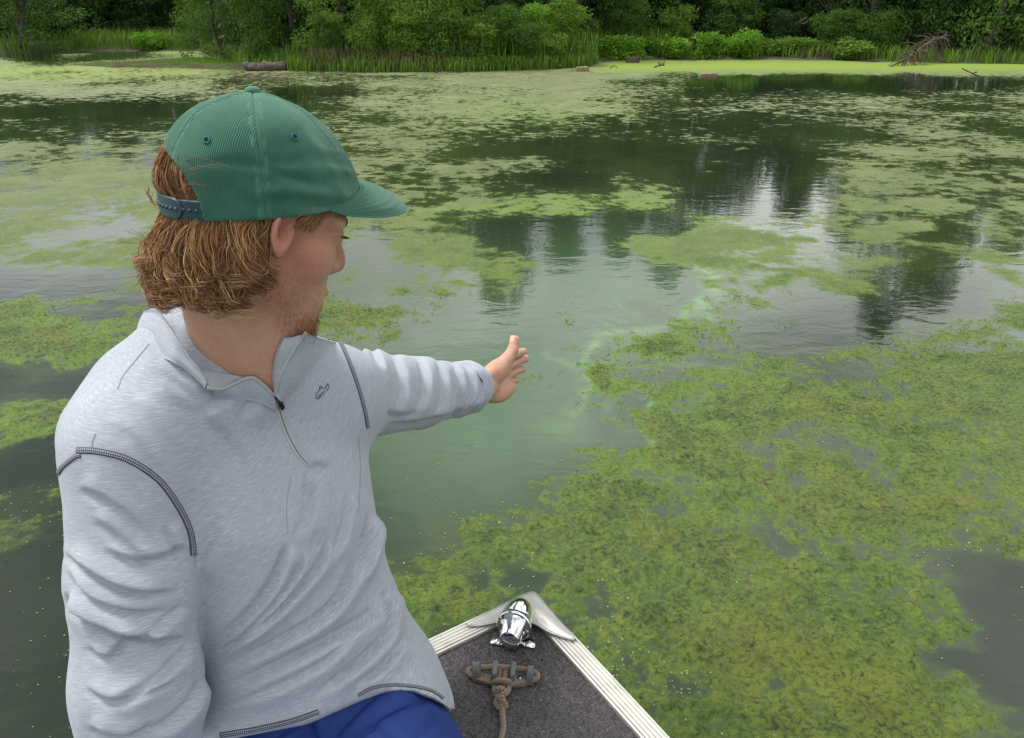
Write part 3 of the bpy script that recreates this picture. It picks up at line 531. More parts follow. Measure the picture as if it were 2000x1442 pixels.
for a in [
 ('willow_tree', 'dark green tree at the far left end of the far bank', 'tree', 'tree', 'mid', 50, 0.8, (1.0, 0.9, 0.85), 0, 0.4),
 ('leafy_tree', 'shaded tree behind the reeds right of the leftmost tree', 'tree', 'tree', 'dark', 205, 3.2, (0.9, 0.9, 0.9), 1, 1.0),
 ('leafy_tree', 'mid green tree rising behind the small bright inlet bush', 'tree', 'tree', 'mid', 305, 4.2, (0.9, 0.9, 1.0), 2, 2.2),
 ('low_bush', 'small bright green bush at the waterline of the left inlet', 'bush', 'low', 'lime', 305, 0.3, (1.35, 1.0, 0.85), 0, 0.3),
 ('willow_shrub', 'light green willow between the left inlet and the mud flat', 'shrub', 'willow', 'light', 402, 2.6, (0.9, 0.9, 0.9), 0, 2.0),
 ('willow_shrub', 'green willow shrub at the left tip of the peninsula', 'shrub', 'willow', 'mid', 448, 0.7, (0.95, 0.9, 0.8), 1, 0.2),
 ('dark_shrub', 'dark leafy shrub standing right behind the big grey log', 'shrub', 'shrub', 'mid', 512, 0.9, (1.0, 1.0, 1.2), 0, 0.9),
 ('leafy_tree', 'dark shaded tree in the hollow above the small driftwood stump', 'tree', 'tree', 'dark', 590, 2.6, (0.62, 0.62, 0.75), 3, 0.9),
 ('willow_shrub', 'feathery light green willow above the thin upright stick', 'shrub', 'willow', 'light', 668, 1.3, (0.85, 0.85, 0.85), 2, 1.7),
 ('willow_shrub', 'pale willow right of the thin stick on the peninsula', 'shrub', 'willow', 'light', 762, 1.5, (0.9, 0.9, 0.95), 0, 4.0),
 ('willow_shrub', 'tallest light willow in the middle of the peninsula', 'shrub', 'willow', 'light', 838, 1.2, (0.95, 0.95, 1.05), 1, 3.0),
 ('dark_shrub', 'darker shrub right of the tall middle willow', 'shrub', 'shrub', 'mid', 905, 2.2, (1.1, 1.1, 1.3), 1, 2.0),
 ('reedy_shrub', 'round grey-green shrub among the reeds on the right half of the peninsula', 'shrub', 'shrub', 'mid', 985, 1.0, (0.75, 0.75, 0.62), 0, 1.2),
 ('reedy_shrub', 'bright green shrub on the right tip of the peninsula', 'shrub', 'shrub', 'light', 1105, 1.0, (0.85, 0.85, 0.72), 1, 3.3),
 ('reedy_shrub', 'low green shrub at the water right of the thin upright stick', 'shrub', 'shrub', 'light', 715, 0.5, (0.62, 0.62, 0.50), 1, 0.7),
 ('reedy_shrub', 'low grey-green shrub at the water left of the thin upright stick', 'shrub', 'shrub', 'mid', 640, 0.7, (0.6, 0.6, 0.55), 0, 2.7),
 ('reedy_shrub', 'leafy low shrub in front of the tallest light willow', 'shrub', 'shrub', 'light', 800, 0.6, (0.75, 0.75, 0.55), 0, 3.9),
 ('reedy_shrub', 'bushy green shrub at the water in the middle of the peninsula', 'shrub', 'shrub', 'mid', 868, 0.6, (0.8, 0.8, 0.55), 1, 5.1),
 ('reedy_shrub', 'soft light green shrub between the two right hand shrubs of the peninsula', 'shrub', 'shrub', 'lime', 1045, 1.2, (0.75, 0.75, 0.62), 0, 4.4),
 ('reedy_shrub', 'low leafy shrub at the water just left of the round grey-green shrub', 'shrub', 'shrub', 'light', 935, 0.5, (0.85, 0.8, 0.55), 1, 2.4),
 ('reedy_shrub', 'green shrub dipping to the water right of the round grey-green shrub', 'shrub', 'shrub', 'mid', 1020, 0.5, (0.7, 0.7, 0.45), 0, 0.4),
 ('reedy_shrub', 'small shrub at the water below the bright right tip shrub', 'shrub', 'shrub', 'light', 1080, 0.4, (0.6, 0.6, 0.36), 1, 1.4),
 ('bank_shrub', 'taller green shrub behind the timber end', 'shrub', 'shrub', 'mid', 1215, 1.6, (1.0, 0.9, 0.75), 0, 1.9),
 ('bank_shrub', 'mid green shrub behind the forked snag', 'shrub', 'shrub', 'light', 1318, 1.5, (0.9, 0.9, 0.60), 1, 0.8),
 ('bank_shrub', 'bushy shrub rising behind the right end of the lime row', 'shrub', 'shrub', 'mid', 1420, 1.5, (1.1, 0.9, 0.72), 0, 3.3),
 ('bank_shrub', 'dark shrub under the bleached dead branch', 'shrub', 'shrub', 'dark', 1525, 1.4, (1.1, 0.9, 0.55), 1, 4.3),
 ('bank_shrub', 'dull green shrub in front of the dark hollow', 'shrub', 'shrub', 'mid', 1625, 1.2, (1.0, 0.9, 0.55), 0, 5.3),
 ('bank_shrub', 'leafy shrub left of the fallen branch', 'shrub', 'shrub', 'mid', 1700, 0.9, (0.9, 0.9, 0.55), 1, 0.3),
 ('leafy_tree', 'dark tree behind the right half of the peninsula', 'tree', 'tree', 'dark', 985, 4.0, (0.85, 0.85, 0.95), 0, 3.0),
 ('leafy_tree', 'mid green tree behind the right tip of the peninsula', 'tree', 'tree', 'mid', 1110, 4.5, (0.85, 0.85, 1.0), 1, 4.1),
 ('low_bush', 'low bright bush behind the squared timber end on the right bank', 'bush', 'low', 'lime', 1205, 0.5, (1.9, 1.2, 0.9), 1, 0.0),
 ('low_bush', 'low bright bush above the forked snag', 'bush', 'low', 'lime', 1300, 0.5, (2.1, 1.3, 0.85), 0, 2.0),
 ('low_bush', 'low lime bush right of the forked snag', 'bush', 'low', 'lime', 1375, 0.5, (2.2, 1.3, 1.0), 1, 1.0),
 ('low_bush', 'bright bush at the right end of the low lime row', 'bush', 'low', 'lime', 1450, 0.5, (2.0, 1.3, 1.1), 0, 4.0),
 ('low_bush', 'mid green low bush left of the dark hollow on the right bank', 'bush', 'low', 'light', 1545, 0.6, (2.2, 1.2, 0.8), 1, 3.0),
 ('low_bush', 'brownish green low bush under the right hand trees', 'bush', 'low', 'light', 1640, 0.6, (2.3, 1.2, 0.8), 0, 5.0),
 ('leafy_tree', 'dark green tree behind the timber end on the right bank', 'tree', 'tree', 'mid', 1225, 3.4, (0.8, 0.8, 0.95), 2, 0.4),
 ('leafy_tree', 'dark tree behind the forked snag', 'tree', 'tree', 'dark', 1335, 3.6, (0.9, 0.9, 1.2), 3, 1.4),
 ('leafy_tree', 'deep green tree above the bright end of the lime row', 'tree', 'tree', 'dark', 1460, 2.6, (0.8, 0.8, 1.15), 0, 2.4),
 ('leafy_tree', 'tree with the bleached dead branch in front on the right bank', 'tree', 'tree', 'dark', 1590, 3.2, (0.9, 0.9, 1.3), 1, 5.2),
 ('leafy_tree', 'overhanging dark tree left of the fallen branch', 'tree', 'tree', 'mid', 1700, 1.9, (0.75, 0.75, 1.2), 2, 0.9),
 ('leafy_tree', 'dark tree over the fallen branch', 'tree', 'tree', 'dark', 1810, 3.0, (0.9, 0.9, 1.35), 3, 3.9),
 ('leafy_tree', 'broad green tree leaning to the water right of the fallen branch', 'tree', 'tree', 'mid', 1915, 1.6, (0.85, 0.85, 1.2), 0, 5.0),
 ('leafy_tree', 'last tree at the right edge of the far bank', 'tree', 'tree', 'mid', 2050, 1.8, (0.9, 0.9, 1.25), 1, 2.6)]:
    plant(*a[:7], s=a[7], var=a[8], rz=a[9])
# the wood behind reads as one mass of leaves
cs = []
rg = np.random.default_rng(77)
for px in np.arange(-500, 2550, 26):
    for rowb, hh_ in ((5.0, 0.6), (7.5, 0.95), (11.0, 1.08)):
        for k in range(5):
            p = at_shore(px + rg.uniform(-20, 20), rowb + rg.uniform(-1.4, 1.4)); top = wood_h(px) * hh_ * (0.9 + 0.08 * math.sin(px * 0.037 + rowb)); cs.append(p + [0, 0, rg.uniform(0.05, 1) * top])
cs = np.array(cs); v, f_, t_ = leaves(cs, rg.uniform(0.5, 0.95, len(cs)), 66, 0.29, 0.17, 0.2, 99); v[:, 2] = np.maximum(v[:, 2], 0.05)
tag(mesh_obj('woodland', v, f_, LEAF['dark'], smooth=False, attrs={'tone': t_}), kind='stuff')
# reeds, sedge and dry grass at the water's edge
def blades(name, spans, h, wd, mat, seed, lean=0.25):
    rg = np.random.default_rng(seed); V, T = [], []; n_ = 0
    for x0, x1, b0, b1, cnt, hs in spans:
        for k in range(cnt):
            p = at_shore(rg.uniform(x0, x1), rg.uniform(b0, b1)); a = rg.uniform(0, 6.28); hh_ = h * hs * rg.uniform(0.55, 1.15); ln_ = lean * hh_ * rg.uniform(0.1, 1) * np.array([math.cos(a), math.sin(a), 0]); sd_ = np.array([math.cos(a + 1.7), math.sin(a + 1.7), 0]) * wd * rg.uniform(0.6, 1.3)
            tn = rg.uniform(0.1, 0.9)
            for s, wf in ((0, 0.8), (0.45, 1.0), (0.8, 0.6), (1, 0.05)):
                c = p + np.array([0, 0, hh_ * (s - 0.10 * s ** 3)]) + ln_ * s ** 2; V += [c - sd_ * wf, c + sd_ * wf]; T += [tn, tn]
            n_ += 1
    i, j = np.meshgrid(np.arange(n_), np.arange(3), indexing='ij'); b = i * 8 + j * 2
    F_ = np.stack([b, b + 1, b + 3, b + 2], -1).reshape(-1, 4)
    return tag(mesh_obj(name, np.array(V), F_, mat, smooth=False, attrs={'tone': np.array(T)}), kind='stuff')
blades('reeds', [(150, 400, 0.1, 2.4, 1700, 0.55), (400, 600, 0.0, 1.2, 700, 0.35), (560, 900, -0.1, 0.6, 1500, 0.32), (560, 900, 0.5, 1.6, 500, 0.65), (870, 1165, -0.1, 0.6, 1500, 0.34), (870, 1165, 0.3, 2.0, 650, 0.8), (1160, 1320, 0.5, 3.0, 600, 0.75), (1320, 1720, 0.2, 1.5, 900, 0.45), (-200, 150, 0, 1, 600, 0.6), (1700, 2300, 0, 0.8, 800, 0.4)], 0.95, 0.012, LEAF['light'], 5, 0.5)
DRY = leaf_mat('dry_grass', (0.085, 0.075, 0.035), (0.140, 0.122, 0.058), (0.215, 0.190, 0.100))
blades('dry_grass', [(590, 900, -0.05, 0.9, 900, 0.65), (600, 660, 0, 0.4, 150, 0.7), (1180, 1240, 0.6, 1.2, 120, 0.8), (1560, 1700, 0.1, 0.5, 160, 0.5), (880, 1160, 0, 2, 120, 1.25), (200, 400, 0.2, 1.5, 140, 0.9), (1000, 1160, -0.1, 0.2, 200, 0.3)], 0.75, 0.008, DRY, 6)
# short grass on the mud flat
rg = np.random.default_rng(12); V, T = [], []
for k in range(1500):
    w_ = rg.uniform(0, 1) ** 0.7; p = cen + (ob[rg.integers(120)] - cen) * (1 - w_) * 0.9; p = p + (np.array(on_plane(450, 121)[:2]) - p) * rg.uniform(0, 0.55); a = rg.uniform(0, 6.28); sd_ = np.array([math.cos(a), math.sin(a), 0]) * 0.007; hh_ = rg.uniform(0.03, 0.13); c = np.array([p[0], p[1], 0.035]); tn = rg.uniform(0.2, 1)
    V += [c - sd_, c + sd_, c + [0.02 * math.sin(a), 0.02 * math.cos(a), hh_], c + [0.02 * math.sin(a) - 0.002, 0.02 * math.cos(a), hh_]]; T += [tn] * 4
tag(mesh_obj('short_grass', np.array(V), np.arange(len(V)).reshape(-1, 4), LEAF['lime'], smooth=False, attrs={'tone': np.array(T)}), kind='stuff')
# ---- timber at the water's edge
DRIFT = simple('weathered_wood', (0.150, 0.135, 0.115), 0.9, 0, 9, 0.55, 0.02); DEAD = simple('dead_wood', (0.085, 0.062, 0.048), 0.9, 0, 12, 0.45, 0.01); DARKLOG = simple('old_log', (0.085, 0.070, 0.056), 0.9, 0, 11, 0.6, 0.03); PALEW = simple('pale_wood', (0.21, 0.165, 0.105), 0.85, 0, 12, 0.3, 0.005); BLEACH = simple('bleached_wood', (0.22, 0.21, 0.19), 0.8, 0, 10, 0.2)
def rough_log(name, a, b, r0, r1, mat, label, cat, sides=14, seed=0, n=16):
    rg = np.random.default_rng(seed); pth = np.linspace(0, 1, n)[:, None] * (np.array(b) - np.array(a)) + np.array(a); pth[1:-1, 2] += rg.normal(0, r0 * 0.10, n - 2)
    v, f_ = tube(pth, np.linspace(r0, r1, n), sides); ax = norm(np.array(b) - np.array(a)); rad = v - (np.array(a) + ((v - a) @ ax)[:, None] * ax)
    v = v + rad * (0.22 * noise3(v * np.array([5, 5, 14]) / 1.0, seed) + 0.10 * noise3(v * 22, seed + 1))[:, None]
    return tag(mesh_obj(name, v, f_, mat), label, cat)
la, lb = on_plane(479, 139), on_plane(560, 138); la[2] = 0.075; lb[2] = 0.095
big_log = rough_log('driftwood_log', la, lb, 0.115, 0.10, DARKLOG, 'thick grey driftwood log lying on the mud at the peninsula', 'log', seed=3, n=22)
ea, eb = on_plane(603, 137), on_plane(622, 136); ea[2] = 0.03; eb[2] = 0.05
st_ = rough_log('driftwood_stump', ea, eb, 0.050, 0.065, DRIFT, 'small broken driftwood stump right of the big grey log', 'stump', seed=5)
bq = Bag()
for dx, dz in ((-0.02, 0.16), (0.05, 0.22), (0.10, 0.12)): bq.add(tube(catmull([eb + [0, 0, 0.02], eb + [dx * 0.5, 0, dz * 0.6], eb + [dx, 0.02, dz]], 6), np.linspace(0.012, 0.004, 6), 5))
mesh_obj('root', np.vstack(bq.v), bq.f, DEAD, st_)
sp_ = on_plane(681, 139); v, f_ = tube(catmull([sp_ - [0, 0, 0.1], sp_ + [0.005, 0, 0.28], sp_ + [-0.01, 0, 0.54]], 8), 0.010, 6); tag(mesh_obj('upright_stick', v, f_, PALEW), 'thin pale stick standing upright in the water before the peninsula', 'stick')
def block(name, px, py, w, h, d, label, cat, rz=0.2, tilt=0.05, mat=PALEW):
    p = on_plane(px, py); ax = np.array([math.cos(rz), math.sin(rz), tilt]); ax = norm(ax); ay = norm(np.cross([0, 0, 1], ax)); az_ = np.cross(ax, ay); v, f_ = box(p + np.array([0, 0, h * 0.32]), ax, ay, az_, w, d, h, h * 0.10); v = v + 0.006 * noise3(v * 30, 9)[:, None]
    return tag(mesh_obj(name, v, f_, mat, smooth=False), label, cat)
block('timber_block', 1137, 140, 0.27, 0.12, 0.18, 'squared pale timber block off the right tip of the peninsula', 'timber')
block('timber_block', 1235, 123, 0.34, 0.16, 0.22, 'brown timber end on the edge of the lime duckweed by the right bank', 'timber', -0.1, 0.02, DEAD)
block('floating_board', 1382, 149, 0.36, 0.065, 0.18, 'pale board floating on the dark water right of the forked snag', 'board', 0.1, 0.06)
sn = on_plane(1291, 133); bq = Bag()
for pts in ([(-0.16, 0, 0.02), (-0.05, 0, 0.05), (0.10, 0, 0.06)], [(-0.02, 0, 0.04), (-0.06, 0, 0.12), (-0.05, 0.02, 0.18)], [(0.05, 0, 0.05), (0.06, 0, 0.12), (0.10, 0.02, 0.19)], [(0.0, 0, 0.05), (0.01, 0, 0.13)]): bq.add(tube(catmull(sn + np.array(pts), 6), np.linspace(0.022, 0.008, 6), 6))
tag(bq.build('forked_snag', DEAD), 'dark forked snag poking out of the lime duckweed', 'snag')
sn = on_plane(1199, 134); bq = Bag().add(tube(catmull(sn + np.array([(-0.09, 0, 0.0), (0, 0, 0.06), (0.08, 0, 0.01)]), 8), np.linspace(0.015, 0.008, 8), 6)); tag(bq.build('twig', DEAD), 'small dark twig left of the forked snag', 'twig')
sn = on_plane(1908, 150); bq = Bag()
for pts in ([(-0.35, 0, 0.16), (-0.1, 0, 0.06), (0.12, 0, -0.02)], [(-0.12, 0, 0.06), (-0.02, 0.02, 0.09)]): bq.add(tube(catmull(sn + np.array(pts), 8), np.linspace(0.012, 0.018, 8), 6))
tag(bq.build('sunken_branch', DEAD), 'thin bent branch half sunk near the right edge of the dark water', 'branch')
# fallen branch that leans from the right bank into the duckweed
rg = np.random.default_rng(31); fb = empty('fallen_branch', on_plane(1745, 130), 'brown fallen branch leaning into the duckweed at the right bank', 'branch')
p0, p1, p2, p3 = on_plane(1738, 131), on_plane(1775, 128) + [0, 0, 0.22], on_plane(1820, 126) + [0, 0.3, 0.50], on_plane(1860, 125) + [0, 0.6, 0.62]
main = catmull([p0, p1, p2, p3], 20); v, f_ = tube(main, np.linspace(0.022, 0.042, 20), 8); mesh_obj('limb', v, f_, DEAD, fb); bq = Bag()
for k in range(110):
    s0 = main[rg.integers(4, 20)]; d = np.array([rg.uniform(-0.55, 0.30), rg.uniform(-0.3, 0.2), rg.uniform(-0.50, 0.16)]); bq.add(tube(catmull([s0, s0 + d * 0.5 + [0, 0, 0.06], s0 + d], 6), np.linspace(0.016, 0.005, 6), 5))
mesh_obj('twigs', np.vstack(bq.v), bq.f, DEAD, fb)
db = on_plane(1550, 118); bq = Bag(); b0 = at_shore(1548, 1.2) + [0, 0, 0.75]
for pts in ([(0.20, 0, 0.18), (0.06, 0, 0.08), (-0.15, 0, -0.05)], [(0.06, 0, 0.08), (0.02, 0, 0.18)], [(0.0, 0, 0.04), (0.16, 0, 0.01), (0.25, 0, 0.06)], [(-0.15, 0, -0.05), (-0.25, 0.3, -0.7)]): bq.add(tube(catmull(b0 + np.array(pts), 8), np.linspace(0.012, 0.007, 8), 6))
tag(bq.build('dead_branch', BLEACH), 'bleached dead branch showing against the dark trees of the right bank', 'branch')
# ================================================================== the boat
DZ = 0.50                                            # height of the bow deck
TIP = on_plane(1040, 1160, DZ)
bu = norm(np.array([-0.21, -0.98, 0])); bs = np.array([-bu[1], bu[0], 0])   # aft, and to the right of the picture
def BP(u, v, z=0.0): return TIP + bu * u + bs * v + np.array([0, 0, z])
def halfw(u): u = np.asarray(u, float); return 0.945 * u / (1 + (0.945 * u / 0.86) ** 3.2) ** (1 / 3.2)
boat = empty('boat', BP(1.0, 0, -0.3), 'aluminium fishing boat with grey carpeted bow deck', 'boat')
ALU = Mat('aluminium_rail'); nz = ALU.noise(ALU.coord('Object', (60, 60, 60)), 1.0, 4, 0.6); nz2 = ALU.noise(ALU.coord('Object', (12, 12, 12)), 1.0, 5, 0.7)
dirt = ALU.math('MULTIPLY', ALU.math('SUBTRACT', nz2, 0.52, True), 3.0, True)
ALU.set(Base_Color=ALU.mix(dirt, (0.66, 0.65, 0.61), (0.34, 0.33, 0.29)), Metallic=0.55, Roughness=ALU.ramp(nz, [(0.3, 0.38), (0.7, 0.55)])); ALU.bump(nz, 0.0006, 0.5); ALU = ALU.m
CAST = Mat('cast_aluminium'); nz = CAST.noise(CAST.coord('Object', (45, 45, 45)), 1.0, 5, 0.65); CAST.set(Base_Color=CAST.ramp(nz, [(0.35, (0.36, 0.36, 0.345)), (0.65, (0.50, 0.495, 0.47))]), Metallic=0.75, Roughness=CAST.ramp(nz, [(0.3, 0.36), (0.7, 0.50)])); CAST.bump(CAST.noise(CAST.coord('Object', (260, 260, 260)), 1.0, 3), 0.0005, 0.5); CAST = CAST.m
HULL = simple('hull_paint', (0.060, 0.066, 0.060), 0.5, 0, 6, 0.1)
uu_ = np.concatenate([np.linspace(0.055, 0.9, 50), np.linspace(0.95, 4.3, 40)])
# rail: ribbed extrusion
prof = [(0.0, -0.034), (-0.001, 0.003), (0.0015, 0.0062)]
for k in range(5):
    o = 0.0035 + k * 0.0066; prof += [(o - 0.0022, 0.0066), (o - 0.0012, 0.0094), (o + 0.0012, 0.0094), (o + 0.0022, 0.0066)]
prof += [(0.0345, 0.0060), (0.0350, 0.0040), (0.0350, -0.006)]
for sgn in (1, -1):
    V = []
    for i, u in enumerate(uu_):
        du = (float(halfw(u + 1e-3)) - float(halfw(u - 1e-3))) / 2e-3; t = norm(bu + bs * sgn * du); inn_ = norm(np.cross([0, 0, 1], t)); inn_ = inn_ if inn_ @ bs * sgn < 0 else -inn_
        e = BP(u, sgn * float(halfw(u)))
        for o, z in prof: V.append(e + inn_ * o + np.array([0, 0, z]))
    k = len(prof); f_ = grid_faces(len(uu_), k)
    mesh_obj('gunwale', np.array(V), f_ if sgn < 0 else f_[:, ::-1], ALU, boat, smooth=False)
# carpeted deck
DU = 0.80; us = np.linspace(0.03, DU, 70); vs = np.linspace(-1, 1, 90); U_, W_ = np.meshgrid(us, vs, indexing='ij'); HW = np.maximum(halfw(U_) - 0.030, 0.004)
PX = BP(0, 0) + U_[..., None] * bu + (W_ * HW)[..., None] * bs; PX[..., 2] = DZ + 0.0005 * noise3(PX * 40, 7) + 0.0012 * noise3(PX * 9, 8)
m = Mat('deck_carpet'); co = m.coord('Object', (1, 1, 1)); c1 = m.noise(co, 420, 3, 0.75); c2 = m.noise(co, 150, 4, 0.7); c3 = m.noise(co, 14, 4, 0.6); c5 = m.noise(m.n('ShaderNodeMapping', {'Vector': co, 'Scale': (240, 700, 300), 'Rotation': (0, 0, 0.5)}).outputs[0], 1.0, 3, 0.7)
f0 = m.math('ADD', m.math('MULTIPLY', c1, 0.4), m.math('ADD', m.math('MULTIPLY', c2, 0.2), m.math('MULTIPLY', c5, 0.4)))
cc = m.ramp(f0, [(0.36, (0.012, 0.011, 0.013)), (0.47, (0.052, 0.047, 0.052)), (0.56, (0.110, 0.100, 0.104)), (0.68, (0.265, 0.245, 0.240))])
cc = m.mix(m.math('MULTIPLY', m.math('SUBTRACT', c3, 0.5, True), 1.2), cc, (0.120, 0.105, 0.100)); m.set(Base_Color=cc, Roughness=0.95, Sheen_Weight=0.2); m.bump(f0, 0.005, 1.0); CARPET = m.m
mesh_obj('deck_carpet', PX.reshape(-1, 3), grid_faces(70, 90), CARPET, boat)
# carpet pile: short fibres where the lens is near
rg = np.random.default_rng(3); nfib = 26000; fu = rg.uniform(0.06, 0.46, nfib); fvv = rg.uniform(-1, 1, nfib) * (halfw(fu) - 0.036); base_ = BP(0, 0) + fu[:, None] * bu + fvv[:, None] * bs + np.array([0, 0, 0.0005])
dirn = norm(rg.normal(0, 1, (nfib, 3)) * [1, 1, 0.25] + [0, 0, 0.45]); ln_ = rg.uniform(0.002, 0.0045, nfib)[:, None]; sdn = norm(np.cross(dirn, rg.normal(0, 1, (nfib, 3)))) * 0.00035
fv_ = np.stack([base_ - sdn, base_ + sdn, base_ + dirn * ln_ + sdn * 0.6, base_ + dirn * ln_ - sdn * 0.6], 1).reshape(-1, 3); tn = np.repeat(rg.uniform(0, 1, nfib), 4)
m = Mat('carpet_fibre'); m.set(Base_Color=m.ramp(m.attr('tone'), [(0.0, (0.020, 0.018, 0.020)), (0.55, (0.075, 0.068, 0.070)), (0.85, (0.16, 0.145, 0.145)), (1.0, (0.34, 0.31, 0.30))]), Roughness=0.9)
tag(mesh_obj('carpet_pile', fv_, np.arange(4 * nfib).reshape(-1, 4), m.m, boat, False, {'tone': tn}), kind='stuff')
# hull: sides, floor, bulkhead, transom
rows = []
for sgn in (1, -1):
    V = []
    for u in uu_:
        w = float(halfw(u)); rk = max(0, 0.30 - u) * 0.6
        for f2, z, dr in ((1.0, -0.030, 0), (0.985, -0.10, 0.03), (0.94, -0.30, 0.12), (0.86, -0.50, 0.25), (0.55, -0.62, 0.4)): V.append(BP(u + rk * dr * 3 * 0 + dr * max(0, 0.5 - u) * 0.8, sgn * w * f2, z))
    f_ = grid_faces(len(uu_), 5); mesh_obj('hull_side', np.array(V), f_ if sgn < 0 else f_[:, ::-1], HULL, boat)
INN = simple('inner_paint', (0.16, 0.165, 0.16), 0.6)
V = [BP(u, s * (float(halfw(u)) - 0.036), z) for u in np.linspace(DU, 4.28, 30) for s, z in ((-1, -0.004), (-0.93, -0.36), (0.93, -0.36), (1, -0.004))]
V = [BP(u, s * (float(halfw(u)) - 0.036), z) for u in np.linspace(DU, 4.28, 30) for s, z in ((-1, -0.007), (-0.93, -0.36), (0.93, -0.36), (1, -0.007))]
mesh_obj('cockpit_floor', np.array(V), grid_faces(30, 4), INN, boat, smooth=False)
hw0 = float(halfw(DU)) - 0.032; mesh_obj('deck_bulkhead', np.array([BP(DU - 0.001, -hw0, -0.001), BP(DU - 0.001, hw0, -0.001), BP(DU - 0.001, hw0 * 0.93, -0.37), BP(DU - 0.001, -hw0 * 0.93, -0.37)]), [(0, 1, 2, 3)], CARPET, boat, smooth=False)
hw1 = float(halfw(4.3)); v, f_ = box(BP(4.32, 0, -0.28), bs, -bu, np.array([0, 0, 1.0]), hw1 * 1.96, 0.04, 0.56, 0.006); mesh_obj('transom', v, f_, HULL, boat)
# cast bow cap
def PZ(pts, z): return np.array([on_plane(x, y, DZ + z) for x, y in pts])
outer = catmull(PZ([(911, 1217), (940, 1203), (978, 1185), (1014, 1167), (1031, 1160), (1041, 1158), (1051, 1163), (1066, 1180), (1090, 1208), (1108, 1228), (1124, 1246)], 0.0125), 60)
inner_ = catmull(PZ([(913, 1221), (925, 1222), (946, 1220), (975, 1214), (995, 1211), (1010, 1211), (1032, 1214), (1050, 1221), (1070, 1233), (1092, 1242), (1122, 1250)], 0.0125), 60)
V = []
for k in range(60):
    row_ = []
    row_.append(outer[k] + (outer[k] - inner_[30]) * 0.0 + np.array([0, 0, -0.040])); row_.append(outer[k] + np.array([0, 0, -0.006]))
    for s in np.linspace(0.02, 0.98, 12):
        p = outer[k] * (1 - s) + inner_[k] * s; dist = np.linalg.norm(outer[k] - inner_[k]); p = p + np.array([0, 0, 0.010 * min(1, dist / 0.06) * math.sin(math.pi * min(1, s * 1.1 + 0.08)) ** 0.7]); row_.append(p)
    row_.append(inner_[k] + np.array([0, 0, 0.0015])); row_.append(inner_[k] + np.array([0, 0, -0.0035])); V += row_
f_ = grid_faces(60, 16)
v_c = np.array(V)
mesh_obj('bow_cap', v_c, f_[:, ::-1], CAST, boat)
t_ = tube(inner_ + np.array([0, 0, -0.0005]), 0.0022, 8); mesh_obj('bow_cap_lip', t_[0], t_[1], CAST, boat)
# chrome bow light on its saddle
CHROME = Mat('chrome'); CHROME.set(Base_Color=(0.78, 0.78, 0.79, 1), Metallic=1.0, Roughness=0.07); CHROME.bump(CHROME.noise(CHROME.coord('Object', (40, 40, 40)), 1.0, 3), 0.0004, 0.3); CHROME = CHROME.m
SCREW = simple('screw_steel', (0.45, 0.42, 0.37), 0.35, 1.0); DARK = simple('dark_gap', (0.010, 0.010, 0.011), 0.7)
fwd = norm(-bu + np.array([0.02, 0, -0.06])); lc = on_plane(1004, 1222, DZ + 0.036) 
blight = empty('bow_light', (0, 0, 0)); blight.parent = boat; blight.matrix_parent_inverse = world_mat(boat).inverted(); blight.location = (0, 0, 0)
_bm = world_mat(boat)
blight.matrix_parent_inverse = Matrix.Identity(4); blight.location = Vector(lc) - boat.location
v, f_ = lathe([(-0.036, 0.0), (-0.036, 0.0135), (-0.0345, 0.0152), (-0.004, 0.0172), (-0.0035, 0.0270), (-0.0025, 0.0284), (0.0015, 0.0284), (0.0025, 0.0272), (0.004, 0.0262), (0.010, 0.0262), (0.028, 0.0245), (0.042, 0.0215), (0.049, 0.0185), (0.053, 0.012), (0.055, 0.0)], lc, fwd, 48)
mesh_obj('lamp_body', v, f_, CHROME, blight)
v, f_ = lathe([(0.0052, 0.0266), (0.0058, 0.0268), (0.0064, 0.0266)], lc, fwd, 48); mesh_obj('gasket', v, f_, DARK, blight)
sx = norm(np.cross(fwd, [0, 0, 1])); upv = np.cross(sx, fwd)
for a in (R(12), R(168)):
    c = lc + fwd * -0.0036 + (sx * math.cos(a) + upv * math.sin(a - R(25))) * 0.0226; v, f_ = lathe([(0, 0.0030), (0.0012, 0.0026), (0.0018, 0.0)], c, -fwd, 12); sc1 = mesh_obj('flange_screw', v, f_, SCREW, blight)
for px, py, sg in ((973, 1252, -1), (1033, 1257, 1)):
    fc = on_plane(px, py, DZ + 0.003); b_ = Bag()
    b_.add(box(fc + np.array([0, 0, 0.001]), sx, fwd, upv, 0.022, 0.019, 0.0024, 0.0008))
    inner_p = fc - sx * sg * 0.011; topp = lc + fwd * -0.012 + sx * sg * 0.0150 - upv * 0.010
    mid_ = (inner_p + topp) / 2 - sx * sg * 0.003
    for q0, q1 in ((inner_p, mid_), (mid_, topp)):
        dd = q1 - q0; b_.add(box((q0 + q1) / 2, norm(np.cross(norm(dd), fwd)), fwd, norm(dd), 0.0024, 0.019, np.linalg.norm(dd) + 0.003, 0.0006))
    br = b_.build('saddle_foot', CHROME, blight)
    v, f_ = lathe([(0, 0.0048), (0.0016, 0.0042), (0.0026, 0.0022), (0.0028, 0.0)], fc + np.array([0, 0, 0.0022]), upv, 16); scw = mesh_obj('screw', v, f_, SCREW, blight)
    b2 = Bag().add(box(fc + np.array([0, 0, 0.0048]), sx, fwd, upv, 0.006, 0.0011, 0.0006)).add(box(fc + np.array([0, 0, 0.00485]), sx, fwd, upv, 0.0011, 0.006, 0.0006)); mesh_obj('screw_slot', np.vstack(b2.v), b2.f, DARK, blight, smooth=False)
v, f_ = box(lc + fwd * -0.012 - upv * 0.026, sx, fwd, upv, 0.022, 0.016, 0.020, 0.003); mesh_obj('saddle_web', v, f_, CHROME, blight)
